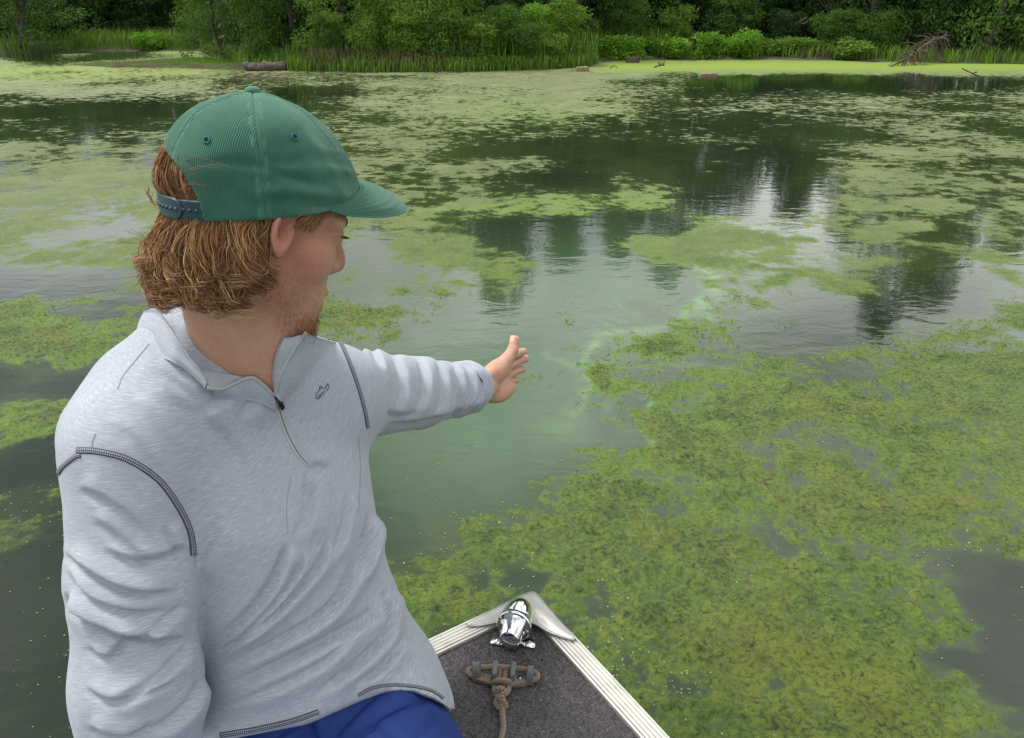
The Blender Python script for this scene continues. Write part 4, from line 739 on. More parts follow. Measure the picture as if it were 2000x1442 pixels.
# folding cleat
GREY = Mat('cleat_nylon'); nz = GREY.noise(GREY.coord('Object', (90, 90, 90)), 1.0, 4, 0.6); GREY.set(Base_Color=GREY.ramp(nz, [(0.3, (0.085, 0.09, 0.095)), (0.7, (0.135, 0.14, 0.145))]), Roughness=0.55); GREY.bump(nz, 0.0005); GREY = GREY.m
PLATE = simple('cleat_plate', (0.20, 0.20, 0.195), 0.5, 0.3, 40, 0.15)
cc_ = on_plane(984, 1318, DZ); cx_ = norm(on_plane(1040, 1322, DZ) - on_plane(930, 1316, DZ)); cy_ = np.cross([0, 0, 1.0], cx_)
cleat = empty('cleat', (0, 0, 0)); cleat.parent = boat; cleat.location = Vector(cc_) - boat.location
ang = np.linspace(0, 2 * np.pi, 48, endpoint=False); V = []
for z, s in ((0.0, 1.0), (0.0032, 1.0), (0.0044, 0.95)):
    V += [cc_ + cx_ * 0.050 * s * np.sign(math.cos(a)) * abs(math.cos(a)) ** 0.8 + cy_ * (0.022 * s * np.sign(math.sin(a)) * abs(math.sin(a)) ** 0.9 - 0.004) + np.array([0, 0, z]) for a in ang]
f_ = [(k * 48 + j, k * 48 + (j + 1) % 48, (k + 1) * 48 + (j + 1) % 48, (k + 1) * 48 + j) for k in range(2) for j in range(48)] + [tuple(96 + j for j in range(48))]
mesh_obj('base_plate', np.array(V), f_, PLATE, cleat)
def horn(px, py, w, ln, h, tilt, round_):
    c = on_plane(px, py, DZ + 0.004); ax = cx_; n_ = 14; pr = []
    for s in np.linspace(0, 1, n_): pr.append((-ln / 2 + ln * s, h * (math.sin(math.pi * s) ** 0.55 if round_ else (0.55 + 0.45 * math.sin(math.pi * (0.15 + 0.7 * s))) if 0 < s < 1 else 0)))
    V, F = [], []
    for sd_, ww in ((-1, 1), (1, 1)):
        for y, z in pr: V.append(c + ax * (sd_ * w / 2 * (1 - 0.25 * z / h) + tilt * z) + cy_ * y + np.array([0, 0, z]))
    F = [(i, i + 1, n_ + i + 1, n_ + i) for i in range(n_ - 1)] + [tuple(range(n_ - 1, -1, -1)), tuple(range(n_, 2 * n_)), (0, n_, 2 * n_ - 1, n_ - 1)]
    o = mesh_obj('horn', np.array(V), F, GREY, cleat, smooth=False); bv2 = o.modifiers.new('edge', 'BEVEL'); bv2.width = 0.0012; bv2.segments = 2; return o
horn(933, 1320, 0.013, 0.026, 0.026, -0.10, True); horn(964, 1324, 0.0095, 0.034, 0.027, 0.12, False); horn(999, 1326, 0.0095, 0.034, 0.027, 0.12, False); horn(1033, 1327, 0.013, 0.026, 0.026, 0.10, True)
for px, py in ((949, 1320), (1016, 1324)):
    c = on_plane(px, py, DZ + 0.0044); v, f_ = lathe([(0, 0.0048), (0.0012, 0.0042), (0.0016, 0.0)], c, (0, 0, 1), 14); mesh_obj('screw', v, f_, SCREW, cleat)
# the bow line tied to the cleat
rope = empty('rope', on_plane(982, 1380, DZ), 'brown braided rope looped round the deck cleat and knotted', 'rope')
m = Mat('braided_rope'); al, ar2 = m.attr('along'), m.attr('around'); br1 = m.math('SINE', m.math('ADD', m.math('MULTIPLY', al, 2 * math.pi / 0.0038), m.math('MULTIPLY', ar2, 2.0))); br2 = m.math('SINE', m.math('SUBTRACT', m.math('MULTIPLY', al, 2 * math.pi / 0.0038), m.math('MULTIPLY', ar2, 2.0)))
bb_ = m.math('MAXIMUM', br1, br2); nz = m.noise(m.coord('Object', (300, 300, 300)), 1.0, 3, 0.7)
cl = m.mix(m.math('MULTIPLY', m.math('ADD', bb_, 0.6), 0.6, True), (0.060, 0.040, 0.024), (0.215, 0.155, 0.098)); cl = m.mix(m.math('MULTIPLY', nz, 0.35), cl, (0.30, 0.23, 0.16)); m.set(Base_Color=cl, Roughness=0.85, Sheen_Weight=0.2); m.bump(m.math('ADD', bb_, m.math('MULTIPLY', nz, 0.5)), 0.0006, 0.8); ROPE = m.m
def C3(x, y, h): return on_plane(740 + x / 3.448, 1120 + y / 3.448, DZ + h)
def strand(name, pts, n, closed=False, r_=0.0046):
    p = catmull([C3(*q_) for q_ in pts], n, closed); sides = 12; v, f_ = tube(p, r_, sides, closed); al_ = np.concatenate([[0], np.cumsum(np.linalg.norm(np.diff(p, axis=0), axis=1))])
    return mesh_obj(name, v, f_, ROPE, rope, attrs={'along': np.repeat(al_, sides), 'around': np.tile(np.linspace(0, 2 * np.pi, sides, endpoint=False), n)})
strand('rope_loop', [(795, 745, 0.010), (735, 728, 0.008), (665, 706, 0.008), (614, 678, 0.009), (606, 655, 0.010), (640, 643, 0.010), (700, 636, 0.011), (790, 640, 0.012), (870, 642, 0.012), (950, 646, 0.011), (1020, 660, 0.010), (1066, 684, 0.009), (1055, 710, 0.008), (990, 728, 0.008), (920, 740, 0.009), (860, 752, 0.010)], 110)
strand('rope_loop', [(640, 668, 0.007), (690, 690, 0.007), (745, 706, 0.008), (800, 712, 0.010), (812, 680, 0.011), (815, 650, 0.010), (822, 640, 0.006)], 44)
strand('rope_loop', [(858, 640, 0.006), (856, 668, 0.010), (852, 700, 0.013), (845, 730, 0.013), (838, 770, 0.010)], 34)
strand('rope_knot', [(770, 742, 0.009), (790, 728, 0.018), (830, 722, 0.021), (868, 728, 0.019), (884, 742, 0.010), (868, 752, 0.005)], 40)
strand('rope_knot', [(782, 742, 0.008), (782, 790, 0.010), (800, 830, 0.014), (838, 862, 0.014), (852, 890, 0.009), (836, 908, 0.007), (806, 905, 0.007), (790, 876, 0.009), (802, 840, 0.012), (840, 815, 0.018), (868, 790, 0.012), (872, 750, 0.008)], 90)
strand('rope_knot', [(800, 748, 0.009), (806, 790, 0.008), (790, 806, 0.014), (800, 780, 0.021), (828, 778, 0.021), (834, 800, 0.015), (820, 812, 0.008)], 50)
strand('rope_tail', [(828, 800, 0.016), (828, 840, 0.016), (824, 880, 0.011), (830, 930, 0.006), (834, 990, 0.005), (838, 1040, 0.005), (828, 1090, 0.005), (818, 1140, 0.005), (800, 1230, 0.005), (760, 1330, 0.005)], 120)
# ================================================================== the man
# ---- skeleton (metres); the chest faces the camera's right, the head turns to his left over the water
PV = np.array([-0.275, 0.80, 0.60]); SM = np.array([-0.342, 0.875, 1.0])
RS = P(252, 892, 0.875); LS = P(652, 778, 1.06)
RE = P(266, 1330, 0.88); RW = P(290, 1690, 0.905)
LE = P(815, 768, 1.36); LW = P(945, 756, 1.60)
def beta(z): return np.interp(z, [0.55, 0.72, 1.0], [R(30), R(38), R(50)])
def spine(z):
    t = (z - PV[2]) / (SM[2] - PV[2]); t = np.clip(t, -0.6, 1.5)
    return PV[0] + (SM[0] - PV[0]) * t, PV[1] + (SM[1] - PV[1]) * t
TZ = [0.40, 0.52, 0.60, 0.68, 0.78, 0.90, 0.98, 1.03, 1.07, 1.11, 1.14]
TA = [0.185, 0.178, 0.168, 0.152, 0.154, 0.158, 0.150, 0.115, 0.080, 0.060, 0.03]
TB = [0.16, 0.158, 0.156, 0.146, 0.128, 0.124, 0.105, 0.085, 0.072, 0.060, 0.03]
def torso(p, off=0.0):
    z = p[..., 2]; cx, cy = spine(z); b = beta(z); L_x, L_y = np.cos(b), np.sin(b)
    u = (p[..., 0] - cx) * L_x + (p[..., 1] - cy) * L_y; w = (p[..., 0] - cx) * L_y - (p[..., 1] - cy) * L_x
    A = np.interp(z, TZ, TA) + off + np.interp(z, [0.56, 0.62, 0.70, 0.80, 0.88, 0.98], [0.014, 0.010, -0.006, -0.020, -0.014, 0]) * sstep(-0.02, 0.06, u) - np.interp(z, [0.5, 0.6, 0.7, 0.85, 0.93], [0.0, 0.012, 0.022, 0.020, 0]) * sstep(0.02, -0.06, u); B = np.interp(z, TZ, TB) + off
    e = (np.abs(u / A) ** 2.3 + np.abs(w / B) ** 2.3) ** (1 / 2.3)
    return np.maximum((e - 1) * np.minimum(A, B) * 0.92, z - 1.10).astype(np.float32)
NB = np.array([-0.305, 0.855, 1.095])              # base of the neck
# ---- head frame: x forward (face), y to his left, z up
HO = P(509, 421, 0.85); YAW, PITCH, ROLL = R(36), R(21), R(0); HS = 0.93
hx = np.array([math.cos(PITCH) * math.cos(YAW), math.cos(PITCH) * math.sin(YAW), -math.sin(PITCH)])
hy = np.array([-math.sin(YAW), math.cos(YAW), 0.0]); hz = np.cross(hx, hy)
HM = np.stack([hx, hy, hz])                        # rows: world -> local
def to_head(p): return (p - HO.astype(np.float32)) @ HM.T.astype(np.float32) / np.float32(HS)
def from_head(q): return np.asarray(q) @ HM * HS + HO
def head(q):
    q = q.copy(); q[..., 2] = np.where(q[..., 2] < -0.02, -0.02 + (q[..., 2] + 0.02) / 1.20, np.where(q[..., 2] > 0.03, 0.03 + (q[..., 2] - 0.03) * 1.16, q[..., 2])); s = q.copy(); s[..., 1] = np.abs(s[..., 1])   # mirror left and right
    d = ell(q, (-0.012, 0, 0.035), (0.098, 0.076, 0.085))
    d = smin(d, ell(q, (0.034, 0, -0.022), (0.056, 0.053, 0.085)), 0.02)
    d = smin(d, cone(s, (-0.008, 0.045, -0.052), (0.060, 0.012, -0.098), 0.022, 0.019), 0.018)
    d = smin(d, ell(q, (0.076, 0, -0.101), (0.018, 0.02, 0.016)), 0.014)
    d = smin(d, ell(q, (0.066, 0, -0.068), (0.027, 0.037, 0.036)), 0.022)
    d = smin(d, ell(s, (0.056, 0.039, -0.026), (0.024, 0.020, 0.020)), 0.02)
    d = smin(d, cone(s, (0.085, 0.010, 0.022), (0.068, 0.052, 0.018), 0.011, 0.010), 0.012)
    d = -smin(-d, np.linalg.norm(s - np.array([0.103, 0.033, -0.001], np.float32), axis=-1) - 0.015, 0.010)
    d = smin(d, np.linalg.norm(s - np.array([0.0765, 0.032, 0.000], np.float32), axis=-1) - 0.0125, 0.003)
    d = smin(d, cone(s, (0.078, 0.018, 0.006), (0.071, 0.046, 0.005), 0.0062, 0.006), 0.004)   # upper lid
    d = smin(d, cone(q, (0.086, 0, 0.008), (0.1035, 0, -0.028), 0.0075, 0.0105), 0.010)
    d = smin(d, ell(q, (0.1045, 0, -0.034), (0.0115, 0.0115, 0.0095)), 0.006)
    d = smin(d, ell(s, (0.094, 0.0125, -0.037), (0.010, 0.0065, 0.0075)), 0.005)
    d = -smin(-d, ell(s, (0.099, 0.006, -0.0455), (0.006, 0.0035, 0.004)), 0.003)
    d = smin(d, ell(q, (0.0925, 0, -0.0640), (0.0090, 0.021, 0.0056)), 0.004)
    d = smin(d, ell(q, (0.0905, 0, -0.0765), (0.0090, 0.018, 0.0064)), 0.004)
    d = -smin(-d, ell(q, (0.1000, 0, -0.0703), (0.008, 0.020, 0.0011)), 0.0015)
    # ears: a tilted plate with a rolled rim, a hollow and a lobe
    e = (s - np.array([-0.006, 0.071, -0.002], np.float32)) / 0.76
    ca, sa = math.cos(R(24)), math.sin(R(24)); eu = e[..., 0] * ca - e[..., 1] * sa * -1; ew = -e[..., 0] * sa + e[..., 1] * ca
    ez = e[..., 2]; ex = -(-e[..., 0] * ca + e[..., 1] * sa); en = e[..., 0] * sa + e[..., 1] * ca   # along the plate, and out from it
    rr = np.sqrt((ex / 0.0185) ** 2 + (ez / 0.0325) ** 2); plate = np.maximum((rr - 1) * 0.02, np.abs(en - 0.0045) - 0.0025)
    rim = np.sqrt(((rr - 0.95) * 0.021) ** 2 + (en - 0.0095) ** 2) - 0.0040
    rim = np.maximum(rim, -(ex + 0.0 - 0.013) * -1 - 0.002 + 0 * ez) if False else rim
    inner = np.sqrt(((np.sqrt(((ex + 0.002) / 0.0105) ** 2 + ((ez - 0.004) / 0.021) ** 2) - 1) * 0.012) ** 2 + (en - 0.0085) ** 2) - 0.0025
    ear = smin(smin(plate, rim, 0.003), inner, 0.003)
    ear = -smin(-ear, ell(np.stack([ex, en, ez], -1), (0.003, 0.010, -0.004), (0.0090, 0.0120, 0.0135)), 0.002)
    ear = smin(ear, ell(np.stack([ex, en, ez], -1), (0.004, 0.0065, -0.030), (0.009, 0.004, 0.009)), 0.004)
    ear = ear * 0.76; root = cone(s, (0.004, 0.064, 0.006), (0.002, 0.062, -0.016), 0.010, 0.009)
    return smin(d, smin(ear, root, 0.006), 0.005)
def neck(p):
    top = from_head((-0.030, 0, -0.045)); d = cone(p, top, NB + np.array([0, 0, -0.02]), 0.056, 0.060)
    jawf = from_head((0.020, 0, -0.085)); n_f = np.array([math.sin(R(45)), -math.cos(R(45)), 0])
    d = smin(d, cone(p, jawf, NB + n_f * 0.028 + np.array([0, 0, -0.03]), 0.032, 0.030), 0.03)      # throat
    # neck muscle from behind the right ear to the notch of the collar bones
    d = smin(d, cone(p, from_head((-0.03, -0.055, -0.05)), NB + n_f * 0.056 + np.array([0, 0, -0.045]), 0.014, 0.010), 0.02)
    return d
# ---- the pointing left hand: f along the fingers, u from little finger to thumb side, n out of the palm
def cam_dir(x, y, z): return norm(x * np.array([1, 0, 0]) + y * np.array([0, st, ct]) + z * np.array([0, ct, -st]))
hf = cam_dir(0.45, 0.28, 0.85)
hu = cam_dir(0.13, 1.0, -0.28); hu = norm(hu - hf * np.dot(hu, hf)); hn = np.cross(hu, hf)
if np.dot(hn, CAM - LW) < 0: hn = -hn
def HP(f, u, n=0.0): return LW + hf * f + hu * u + hn * n
def hand(p):
    loc = p - LW.astype(np.float32); q = np.stack([loc @ hf.astype(np.float32), loc @ hu.astype(np.float32), loc @ hn.astype(np.float32)], -1)
    d = cone(q, (-0.05, 0, 0), (0.012, 0, 0), 0.029, 0.026)
    d = smin(d, cone(q, (0.010, 0.022, 0.0), (0.084, 0.030, 0.0), 0.0145, 0.0125), 0.015); d = smin(d, cone(q, (0.012, -0.020, 0.0), (0.078, -0.030, 0.0), 0.0155, 0.0115), 0.015); d = smin(d, cone(q, (0.010, 0, 0.0), (0.086, 0.0, 0.0), 0.0145, 0.0125), 0.018)
    d = smin(d, ell(q, (0.056, -0.024, 0.014), (0.050, 0.020, 0.020)), 0.012)      # heel of the hand
    d = smin(d, ell(q, (0.038, 0.028, 0.011), (0.040, 0.022, 0.020)), 0.012)       # ball of the thumb
    d = smin(d, ell(q, (0.088, 0.000, 0.003), (0.016, 0.040, 0.0125)), 0.010)
    fin = [((0.094, 0.030), (0.040, 0.024, 0.020), 0.0100, 0.0), ((0.099, 0.010), (0.044, 0.027, 0.021), 0.0102, 0.0),
           ((0.095, -0.011), (0.041, 0.025, 0.020), 0.0098, 0.0), ((0.086, -0.030), (0.032, 0.019, 0.018), 0.0088, 0.02)]
    out = None
    for (f0, u0), ln, r, spread in fin:
        a = np.array([f0 - 0.012, u0, -0.001]); ang = R(10); chain = [a]; dirf = 0
        for k, l in enumerate(ln):
            dirf += (R(-3), R(9), R(9))[k] * 1.0
            a = a + l * np.array([math.cos(dirf), math.sin(spread), math.sin(dirf)]); chain.append(a)
        e = None
        for k in range(3):
            c = cone(q, chain[k], chain[k + 1], r * (1.0 - 0.06 * k), r * (0.95 - 0.06 * k)); e = c if e is None else smin(e, c, 0.003)
        out = e if out is None else np.minimum(out, e)
    d = smin(d, out, 0.0035)
    th = [(0.022, 0.024, 0.012), (0.056, 0.045, 0.017), (0.078, 0.060, 0.020), (0.090, 0.079, 0.017)]
    tr = [0.0165, 0.0128, 0.0112, 0.0095]
    for k in range(3): d = smin(d, cone(q, th[k], th[k + 1], tr[k], tr[k + 1]), 0.007 if k == 0 else 0.004)
    # creases of the palm
    for a, b in (((0.020, 0.004, 0.020), (0.082, 0.022, 0.020)), ((0.080, -0.034, 0.018), (0.088, 0.008, 0.017))):
        d = -smin(-d, cone(q, a, b, 0.0035, 0.003), 0.004)
    return d
def limb_chain(p, pts, rs, k=0.02):
    d = None
    for i in range(len(pts) - 1):
        c = cone(p, pts[i], pts[i + 1], rs[i], rs[i + 1]); d = c if d is None else smin(d, c, k)
    return d
LHIP, RHIP = PV + np.array([0.050, 0.040, -0.005]), PV + np.array([-0.085, -0.050, -0.005])
LKN, RKN = np.array([0.015, 0.42, 0.585]), np.array([-0.22, 0.33, 0.585])
LAN, RAN = np.array([0.015, 0.35, 0.20]), np.array([-0.21, 0.27, 0.20])
def fist(p):                                        # right hand flat on the deck
    d = cone(p, RW, RW + np.array([-0.004, -0.035, -0.035]), 0.026, 0.022)
    c = RW + np.array([-0.006, -0.055, -0.043]); d = smin(d, ell(p, c, (0.042, 0.045, 0.014)), 0.015)
    for k, x in enumerate((-0.032, -0.011, 0.010, 0.030)):
        a = c + np.array([x, -0.035, 0]); d = smin(d, cone(p, a, a + np.array([x * 0.3, -0.07 + abs(x - 0.0) * 0.4, -0.008]), 0.009, 0.0075), 0.006)
    return smin(d, limb_chain(p, [c + np.array([0.02, 0.02, 0]), c + np.array([0.052, -0.005, -0.002]), c + np.array([0.066, -0.035, -0.005])], [0.015, 0.011, 0.009]), 0.008)
def body(p, parts):
    d = None
    def put(x, k=0.02):
        nonlocal d; d = x if d is None else smin(d, x, k)
    if 't' in parts:
        put(np.maximum(torso(p, -0.018), 0.70 - p[..., 2]))
    if 'n' in parts: put(neck(p), 0.03); put(head(to_head(p)) * HS, 0.012)
    if 'a' in parts:
        put(limb_chain(p, [RS, RE, RW], [0.055, 0.042, 0.028])); put(fist(p))
        put(limb_chain(p, [LS, LE, LW], [0.052, 0.042, 0.029]))
    if 'h' in parts: put(hand(p), 0.01)
    if 'l' in parts:
        for h_, k_, a_ in ((LHIP, LKN, LAN), (RHIP, RKN, RAN)):
            put(limb_chain(p, [h_, k_, k_ + (a_ - k_) * 0.35, a_], [0.076, 0.055, 0.054, 0.034]), 0.03)
            put(cone(p, a_ + np.array([0.0, 0.02, -0.045]), a_ + np.array([0.02, -0.15, -0.06]), 0.034, 0.022), 0.03)
    return d
person = empty('person', (PV[0], PV[1], 0.5), 'man in green cap and grey pullover sitting on the boat bow, pointing over the water', 'person')
V_, F_ = [], []; nv = 0
def region(lo, hi, h, parts, it=1):
    global nv
    g = sd_grid(lo, hi, h); f = body(g, parts); v, q = surface_nets(f, lo, h); v = relax(v, q, it)
    V_.append(v); F_.append(q + nv); nv += len(v)
h_c = from_head((0, 0, 0))
region(h_c - np.array([0.135, 0.135, 0.265]), h_c + np.array([0.145, 0.13, 0.13]), 0.0021, 'nt')
hc = HP(0.07, 0.02); region(hc - 0.118, hc + 0.118, 0.0015, 'h')
region(np.array([-0.56, 0.05, 0.06]), np.array([0.22, 1.10, 1.05]), 0.0075, 'tal', 2)
region(np.array([-0.25, 0.9, 0.65]), np.array([0.02, 1.48, 1.1]), 0.006, 'a', 2)
bv = np.vstack(V_); bf = np.vstack(F_)
NHEAD = len(V_[0])
# skin tints that stay with the skin: ear and cheek flush, ginger stubble, palm
q = (bv - HO) @ HM.T / HS; q[:, 2] = np.where(q[:, 2] < -0.02, -0.02 + (q[:, 2] + 0.02) / 1.20, q[:, 2]); isheadv = (np.arange(len(bv)) < len(V_[0]))
base = np.array([0.54, 0.315, 0.215]); colr = np.tile(base, (len(bv), 1))
def tint(mask, c, a): 
    global colr
    colr = colr + (np.array(c) - colr) * (np.clip(mask, 0, 1) * a)[:, None]
def ball(c, r): return np.exp(-np.sum(((q - np.array(c)) / np.array(r)) ** 2, axis=1)) * isheadv
tint(ball((0.02, -0.065, -0.02), (0.04, 0.03, 0.03)), (0.53, 0.205, 0.140), 0.85)
tint(ball((-0.008, -0.085, 0.002), (0.025, 0.022, 0.028)), (0.56, 0.20, 0.15), 0.75)
tint(ball((0.113, 0, -0.035), (0.018, 0.02, 0.016)), (0.52, 0.19, 0.14), 0.7)
tint(ball((0.093, 0, -0.07), (0.012, 0.025, 0.011)), (0.42, 0.13, 0.11), 0.8)
jaw = ball((0.03, -0.05, -0.075), (0.035, 0.03, 0.026)) + ball((0.07, 0, -0.1), (0.03, 0.035, 0.024)) + ball((0.0, -0.06, -0.05), (0.02, 0.02, 0.03)) + 0.7 * ball((0.099, 0, -0.055), (0.012, 0.024, 0.007))
tint(jaw, (0.24, 0.105, 0.052), 0.62)
tint(ball((0.09, -0.035, 0.026), (0.02, 0.022, 0.005)) + ball((0.09, 0.035, 0.026), (0.02, 0.022, 0.005)), (0.22, 0.12, 0.06), 0.7)
tint(np.maximum(np.clip((q[:, 2] - 0.02) / 0.02, 0, 1) * (q[:, 0] < 0.055), np.clip((q[:, 2] + 0.045) / 0.01, 0, 1) * (q[:, 0] < -0.02)) * isheadv, (0.17, 0.075, 0.026), 0.95)
mottle = noise3(bv * 60, 2) * 0.5 + noise3(bv * 150, 3) * 0.4 + noise3(bv * 420, 4) * 0.4
colr = colr * (1 + np.array([0.08, 0.20, 0.23]) * mottle[:, None])
freck = sstep(0.62, 0.78, noise3(bv * 260, 8)) * isheadv; colr = colr * (1 - freck[:, None] * np.array([0.09, 0.15, 0.18]))
m = Mat('skin'); sc_ = m.attr('tint', True)
fine = m.noise(m.coord(), 900, 3, 0.6)
m.set(Base_Color=m.mix(m.math('MULTIPLY', fine, 0.25), sc_, (0.42, 0.16, 0.10)), Roughness=0.48, Subsurface_Weight=0.12, Subsurface_Radius=(0.012, 0.004, 0.002), Subsurface_Scale=0.5)
m.bump(m.math('ADD', m.noise(m.coord(), 1100, 3, 0.7), m.math('MULTIPLY', m.noise(m.coord(), 240, 3, 0.6), 1.2)), 0.0013, 0.9)
# nail of the raised thumb
body_o = mesh_obj('body', bv, bf, m.m, person, attrs={'tint': colr})

nt = norm(HP(*np.array([0.090, 0.079, 0.017])) - HP(*np.array([0.078, 0.060, 0.020]))); nb_ = norm(-hn * 0.55 + norm(np.cross(nt, hn)) * -0.85); nb_ = norm(nb_ - nt * (nb_ @ nt)); nw = np.cross(nt, nb_); nc = HP(0.089, 0.078, 0.017)
Vn = []
for i, s_ in enumerate(np.linspace(-1, 1, 9)):
    for j, t_ in enumerate(np.linspace(-1, 1, 9)):
        a_ = s_ * 0.95 * (1 - 0.12 * abs(t_) ** 3); Vn.append(nc + nt * (t_ * 0.0068 + 0.001) + (nw * math.sin(a_) + nb_ * math.cos(a_)) * 0.0103)
mesh_obj('thumbnail', np.array(Vn), grid_faces(9, 9), simple('nail', (0.62, 0.40, 0.33), 0.3), body_o)
def shorts_sdf(p):
    d = ell(p, PV + np.array([0, 0, -0.015]), (0.145, 0.115, 0.085))
    for h_, k_ in ((LHIP, LKN), (RHIP, RKN)):
        d = smin(d, cone(p, h_, k_, 0.084, 0.080), 0.03)
    d = smin(d, np.maximum(torso(p, -0.020), p[..., 2] - 0.72), 0.03)
    d = np.maximum(d, 0.502 - p[..., 2])
    return d
# ---- the pullover: torso and sleeves in one surface
def arm_r(p): return limb_chain(p, [RS, RS + (RE - RS) * 0.55, RE, RW], [0.064, 0.0655, 0.064, 0.054], 0.02)
CUFF = LE + (LW - LE) * 0.54
def arm_l(p): return limb_chain(p, [LS, LE, CUFF], [0.064, 0.058, 0.049], 0.02)
def trunk(p):
    d = torso(p)
    d = smin(d, cone(p, NB + np.array([-0.040, 0.022, -0.022]), RS + np.array([0.004, 0.006, 0.010]), 0.066, 0.064), 0.05)
    d = smin(d, cone(p, P(272, 768, 0.96), P(222, 850, 0.93), 0.056, 0.056), 0.05)
    return smin(d, cone(p, NB + np.array([0, 0, -0.045]), LS + np.array([0, 0, 0.010]), 0.058, 0.060), 0.05)
def shirt_sdf(p):
    d = smin(trunk(p), shorts_sdf(p) - 0.009, 0.02); k_ = (0.004 + 0.018 * sstep(0.90, 0.98, p[..., 2])).astype(np.float32)
    return smin(smin(d, arm_r(p), k_), arm_l(p), 0.03)
lo = np.array([-0.54, 0.46, 0.52]); hi = np.array([0.02, 1.50, 1.15]); hh = 0.0052
g = sd_grid(lo, hi, hh); f = shirt_sdf(g); ar_ = arm_r(g)
gx, gy, gd = project(g); cut = ((gy - np.interp(gx, [380, 430, 600, 700, 735, 800, 845, 868, 884], [1449, 1442, 1410, 1368, 1352, 1349, 1365, 1380, 1392])) * gd / FOC).astype(np.float32); del gx, gy, gd
cut = np.where(ar_ < 0.012, -1.0, cut)                 # the hem cuts the trunk, not the sleeve that hangs in front of it
f = np.maximum(f, cut); f = np.maximum(f, 0.545 - g[..., 2])
sv, sf = surface_nets(f, lo, hh); sv = relax(sv, sf, 2); sv, sf = subdivided(sv, sf, 1); sv = relax(sv, sf, 1)

# cloth folds: ridges and creases that follow the pull of the cloth
FX, FY, FD = project(sv); FN = None; FACC = None
def fold(poly, w, h, amp=1.8, cr_w=0.75, lim=None):
    """Raise a ridge (height h m, half width w px in the photograph) with a crease beside it, on the side that faces the lens."""
    poly = catmull(poly, 40); lo_, hi_ = poly.min(0) - 7 * w, poly.max(0) + 7 * w
    m = FACE & (FX > lo_[0]) & (FX < hi_[0]) & (FY > lo_[1]) & (FY < hi_[1])
    if lim is not None: m &= lim
    idx = np.where(m)[0]; di, sg, t = poly_dist(FX[idx], FY[idx], poly); s = di * sg
    env = sstep(0, 0.25, t) * sstep(1, 0.7, t); env = np.where((t <= 0) | (t >= 1), 0, env); env = env * np.exp(-np.maximum(0, di - 4.5 * w) / w)
    prof = np.where(s < 0, np.exp(-(s / (2.4 * w)) ** 2), np.exp(-(s / (cr_w * w)) ** 2)) - 0.75 * np.exp(-((s - (0.7 + cr_w) * w) / (0.70 * w)) ** 2) * (s > -w)
    FACC[idx] += amp * h * prof * env
is_la = arm_l(sv.astype(np.float32)) < trunk(sv.astype(np.float32)) - 0.004
is_ra = (arm_r(sv.astype(np.float32)) < trunk(sv.astype(np.float32)) - 0.002) & ~is_la
tr_only = ~is_ra & ~is_la
# cloth coordinates: c runs round the body or limb, w runs along it
def limb_uv(v, a, b):
    t = norm(b - a); d = v - a; w = d @ t; rad = d - w[:, None] * t; e1 = norm(np.cross(t, [0.3, 1, 0.2])); e2 = np.cross(t, e1)
    return np.arctan2(rad @ e2, rad @ e1) * 0.06, w
cx, cy = spine(sv[:, 2]); bb = beta(sv[:, 2]); uu = (sv[:, 0] - cx) * np.cos(bb) + (sv[:, 1] - cy) * np.sin(bb); ww = (sv[:, 0] - cx) * np.sin(bb) - (sv[:, 1] - cy) * np.cos(bb)
cu, cw = np.arctan2(uu, ww) * 0.15, sv[:, 2] - 0.42 * uu * sstep(0.66, 0.82, sv[:, 2]) - 0.55 * np.maximum(0, np.abs(uu) - 0.05) * sstep(0.86, 1.0, sv[:, 2])
for msk, a, b in ((is_ra, RS, RE), (is_la, LS, LW)):
    a_, b_ = limb_uv(sv[msk], a, b); cu[msk] = a_; cw[msk] = b_ + 3
big = noise3(sv * np.array([9, 9, 7]), 11) * 0.0035 + noise3(sv * 20, 12) * 0.0008
sv = sv + vert_normals(sv, sf) * big[:, None]
FX, FY, FD = project(sv); FN = vert_normals(sv, sf); FACE = np.sum(FN * norm(CAM - sv), 1) > -0.15; FACC = np.zeros(len(sv))
for poly, w, h in [
    ([(575, 1060), (563, 1094), (530, 1160), (469, 1229), (387, 1290)], 9, 0.0055),
    ([(738, 1000), (728, 1045), (694, 1130), (645, 1203), (540, 1268), (396, 1335)], 9, 0.0070),
    ([(650, 1050), (633, 1102), (571, 1176), (510, 1230), (400, 1300)], 7, 0.0050),
    ([(600, 1060), (590, 1110), (545, 1175), (480, 1245), (400, 1310)], 6, 0.0035),
    ([(740, 1160), (739, 1205), (690, 1240), (633, 1270), (510, 1330), (410, 1380)], 12, 0.0065),
    ([(768, 1150), (764, 1184), (755, 1254), (674, 1328), (615, 1375)], 9, 0.0065),
    ([(700, 1240), (640, 1300), (560, 1345), (430, 1400)], 10, 0.0040),
    ([(800, 1245), (770, 1290), (735, 1325), (690, 1350)], 9, 0.0050),
    ([(690, 960), (682, 1030), (650, 1110)], 8, 0.0030), ([(728, 1000), (722, 1070), (700, 1150)], 7, 0.0035),
    
    ([(610, 915), (618, 960), (610, 1020), (585, 1070)], 12, 0.0035), ([(600, 905), (620, 900), (650, 910)], 9, 0.0022),
    ([(470, 755), (440, 790), (380, 830)], 12, 0.0024), ([(500, 760), (505, 790), (470, 830)], 12, 0.0028),
    ([(330, 745), (400, 790), (470, 860), (520, 960)], 20, 0.0026), ([(260, 760), (330, 830), (420, 930)], 22, 0.0026), ([(300, 700), (360, 745), (420, 780)], 13, 0.0018),
    ([(230, 800), (300, 870), (370, 970)], 20, 0.0022), ([(450, 1010), (420, 1080), (385, 1130)], 16, 0.0030),
]: fold(poly, w, h, 1.65, 0.75, lim=tr_only)
